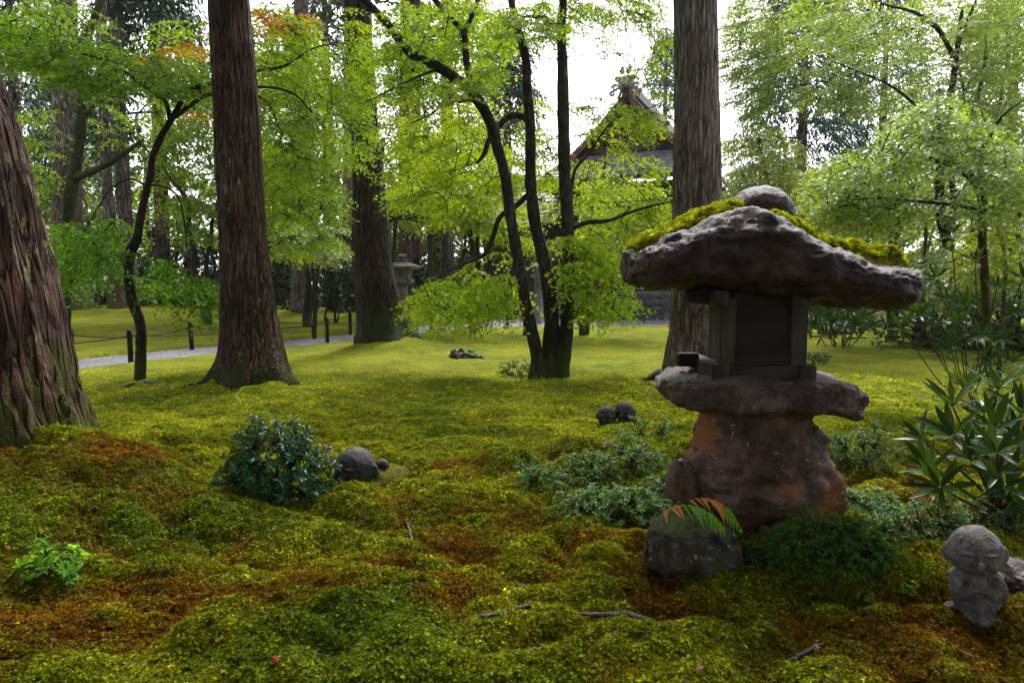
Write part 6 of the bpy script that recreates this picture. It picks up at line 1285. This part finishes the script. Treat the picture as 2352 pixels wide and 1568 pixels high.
for i_, (lab, u, v, col) in enumerate((('red fallen leaf at the lower right below the praying statue', 2095, 1462, RD), ('orange fallen leaf in the hollow right of the mossy rock', 1447, 1357, OR), ('orange leaf tucked in a green seedling by the thick reddish root', 1521, 1420, OR), ('pinkish curled leaf at the bottom edge, right of centre', 1607, 1545, PK),
      ('pink leaf lying at the bottom right corner', 1870, 1498, PK), ('dull red leaf at the far lower left of the moss', 630, 1528, RD), ('pale fallen leaf on the left slope by the massive cedar', 720, 1060, PK), ('red leaf on the lawn near the lying statue', 905, 1012, RD), ('pinkish leaf on the bright lawn under the large rhododendron', 2150, 1105, PK), ('small red leaf above the right root', 1255, 985, OR), ('bright leaf at the left edge of the moss', 15, 1282, RD), ('rust leaf on the lawn under the triple maple', 1340, 760, OR))):
    fallen(lab, u, v, col, (.026 + .008 * (i_ % 3) * .5), i_ * 1.3)

# fine litter: cedar twigs and needles, tiny seedlings
lt = MB(); n = 1500
yy = 2.0 + 9.5 * RNG.random(n) ** 1.4; xx = RNG.uniform(-.8, .8, n) * (yy + .3); k = path_sd(xx, yy) > .2; xx, yy = xx[k], yy[k]; zz = H(xx, yy) + .012
for x_, y_, z_ in zip(xx, yy, zz):
    a = RNG.uniform(0, 6.28); L_ = RNG.uniform(.012, .05) * (2.0 if RNG.random() < .06 else 1); d = np.array([math.cos(a), math.sin(a), RNG.normal(0, .2)]) * L_
    lt.tube(np.array([[x_, y_, z_], [x_, y_, z_] + d * .5 + RNG.normal(0, L_ * .08, 3), [x_, y_, z_] + d]), [.0012 + L_ * .03, .0012 + L_ * .025, .0008], 3, False)
lt = lt.build('cedar_litter', M['root'], None); tag(lt, 'scattered cedar twigs and needles on the moss', 'litter', kind='stuff')
sg = MB(); n = 70; yy = 2.2 + 6 * RNG.random(n) ** 1.3; xx = RNG.uniform(-.75, .75, n) * yy; zz = H(xx, yy) + .02
for x_, y_, z_ in zip(xx, yy, zz):
    k = RNG.integers(2, 5); a = RNG.uniform(0, 6.28) + np.arange(k) * 6.28 / k; hd = np.stack([np.cos(a), np.sin(a), np.full(k, .25)], 1)
    leaves(sg, np.tile([[x_, y_, z_]], (k, 1)), hd, np.tile([[0, -.2, 1.0]], (k, 1)), RNG.uniform(.012, .022), 'oval', tint(k, (.09, .22, .05), .2))
sg = sg.build('tiny_seedlings', M['leaf'], None, smooth=False); tag(sg, 'tiny two leaved seedlings dotted over the moss', 'seedlings', kind='stuff')

# ------------------------------------------------------------------ far wood round the garden, plus unseen trees and crowns added for shade
wl, wt = MB(), MB()
def woodtree(x, y, r, z0, z1, n, base, size=0.5, foot=None):
    fx, fy = foot or (x, y); z = Hs(fx, fy)          # foot: trunk kept out of view, crown added overhead to shade the foreground
    wt.tube(catmull([[fx, fy, z - .3], [fx, fy, z0 * .7], [(fx + x) / 2, (fy + y) / 2, z0], [x, y, z1]], 10), np.linspace(.35, .08, 10), 8, False)
    a = RNG.uniform(0, 6.283, n); k = RNG.random(n); rr = r * np.sqrt(RNG.uniform(.1, 1, n)) * (1 - .5 * k); zz = z0 + (z1 - z0) * k
    for ai, ri, zi in zip(a, rr, zz):
        d = np.array([math.cos(ai), math.sin(ai), -.15]); spray(wl, None, np.array([x + ri * d[0], y + ri * d[1], zi]) - d * .8, d, 1.8, size, 'dia', base, ntw=6, droop=.3, tw=False, yel=.0)
for x, y, r, z0, z1, n in ((-8, -1, 4, 1.5, 13, 90), (-4.5, -5, 4, 1.0, 13, 90), (0.5, -6.5, 4.2, 1.0, 13, 90), (5, -5, 4, 1.0, 13, 90), (8.5, -1.5, 4, 1.0, 13, 80), (10.5, 4, 3.2, 2.5, 12, 50), (-11, 5, 4, 2, 13, 70), (-13, 12, 4, 2, 14, 60),  # unseen trees behind and beside the camera, added to block frontal sky light
                         (0, -1.5, 4.5, 6.0, 11, 120), (-3.5, 1.0, 3.0, 5.8, 10, 36), (-0.6, 2.2, 3.0, 5.8, 9.5, 60), (4.5, -0.5, 3.0, 6.0, 10, 60)):  # unseen overhead crowns, added to darken the near lawn
    woodtree(x, y, r, z0, z1, n, (0.03, 0.065, 0.015), foot=(x * 1.2, -4.0 + .2 * x) if z0 > 5 else None)
for u in np.arange(-500, 2900, 95):                      # far belt
    if 1290 < u < 1560: n, z1 = 14, 4.0
    else: n, z1 = 44, 11.0
    p = PY(u + RNG.uniform(-30, 30), 690, RNG.uniform(50, 62)); woodtree(p.x, p.y, 4.2, 0.5, z1, n, (0.04, 0.085, 0.03), 0.6)
wood = wl.build('wood_and_shade_trees', M['conifer'], None, smooth=False); tag(wood, 'dense far wood, with unseen trees and crowns added to shade the foreground', 'wood', kind='stuff')
wt.build('trunks', M['cedar'], wood)['kind'] = 'stuff'

# ------------------------------------------------------------------ damp air
m, nt, nd, lk = mat('haze_air')
pv = N(nd, 'ShaderNodeVolumePrincipled', Density=0.00022); pv.inputs['Color'].default_value = (0.93, 0.96, 1.0, 1); pv.inputs['Anisotropy'].default_value = 0.35
ou = N(nd, 'ShaderNodeOutputMaterial'); lk.new(pv.outputs[0], ou.inputs['Volume'])
hz = MB(); hz.box((0, 60, 12.5), (700, 760, 31)); hz = hz.build('haze', m, None, smooth=False); hz['kind'] = 'stuff'; hz['label'] = 'thin damp haze among the far trees'
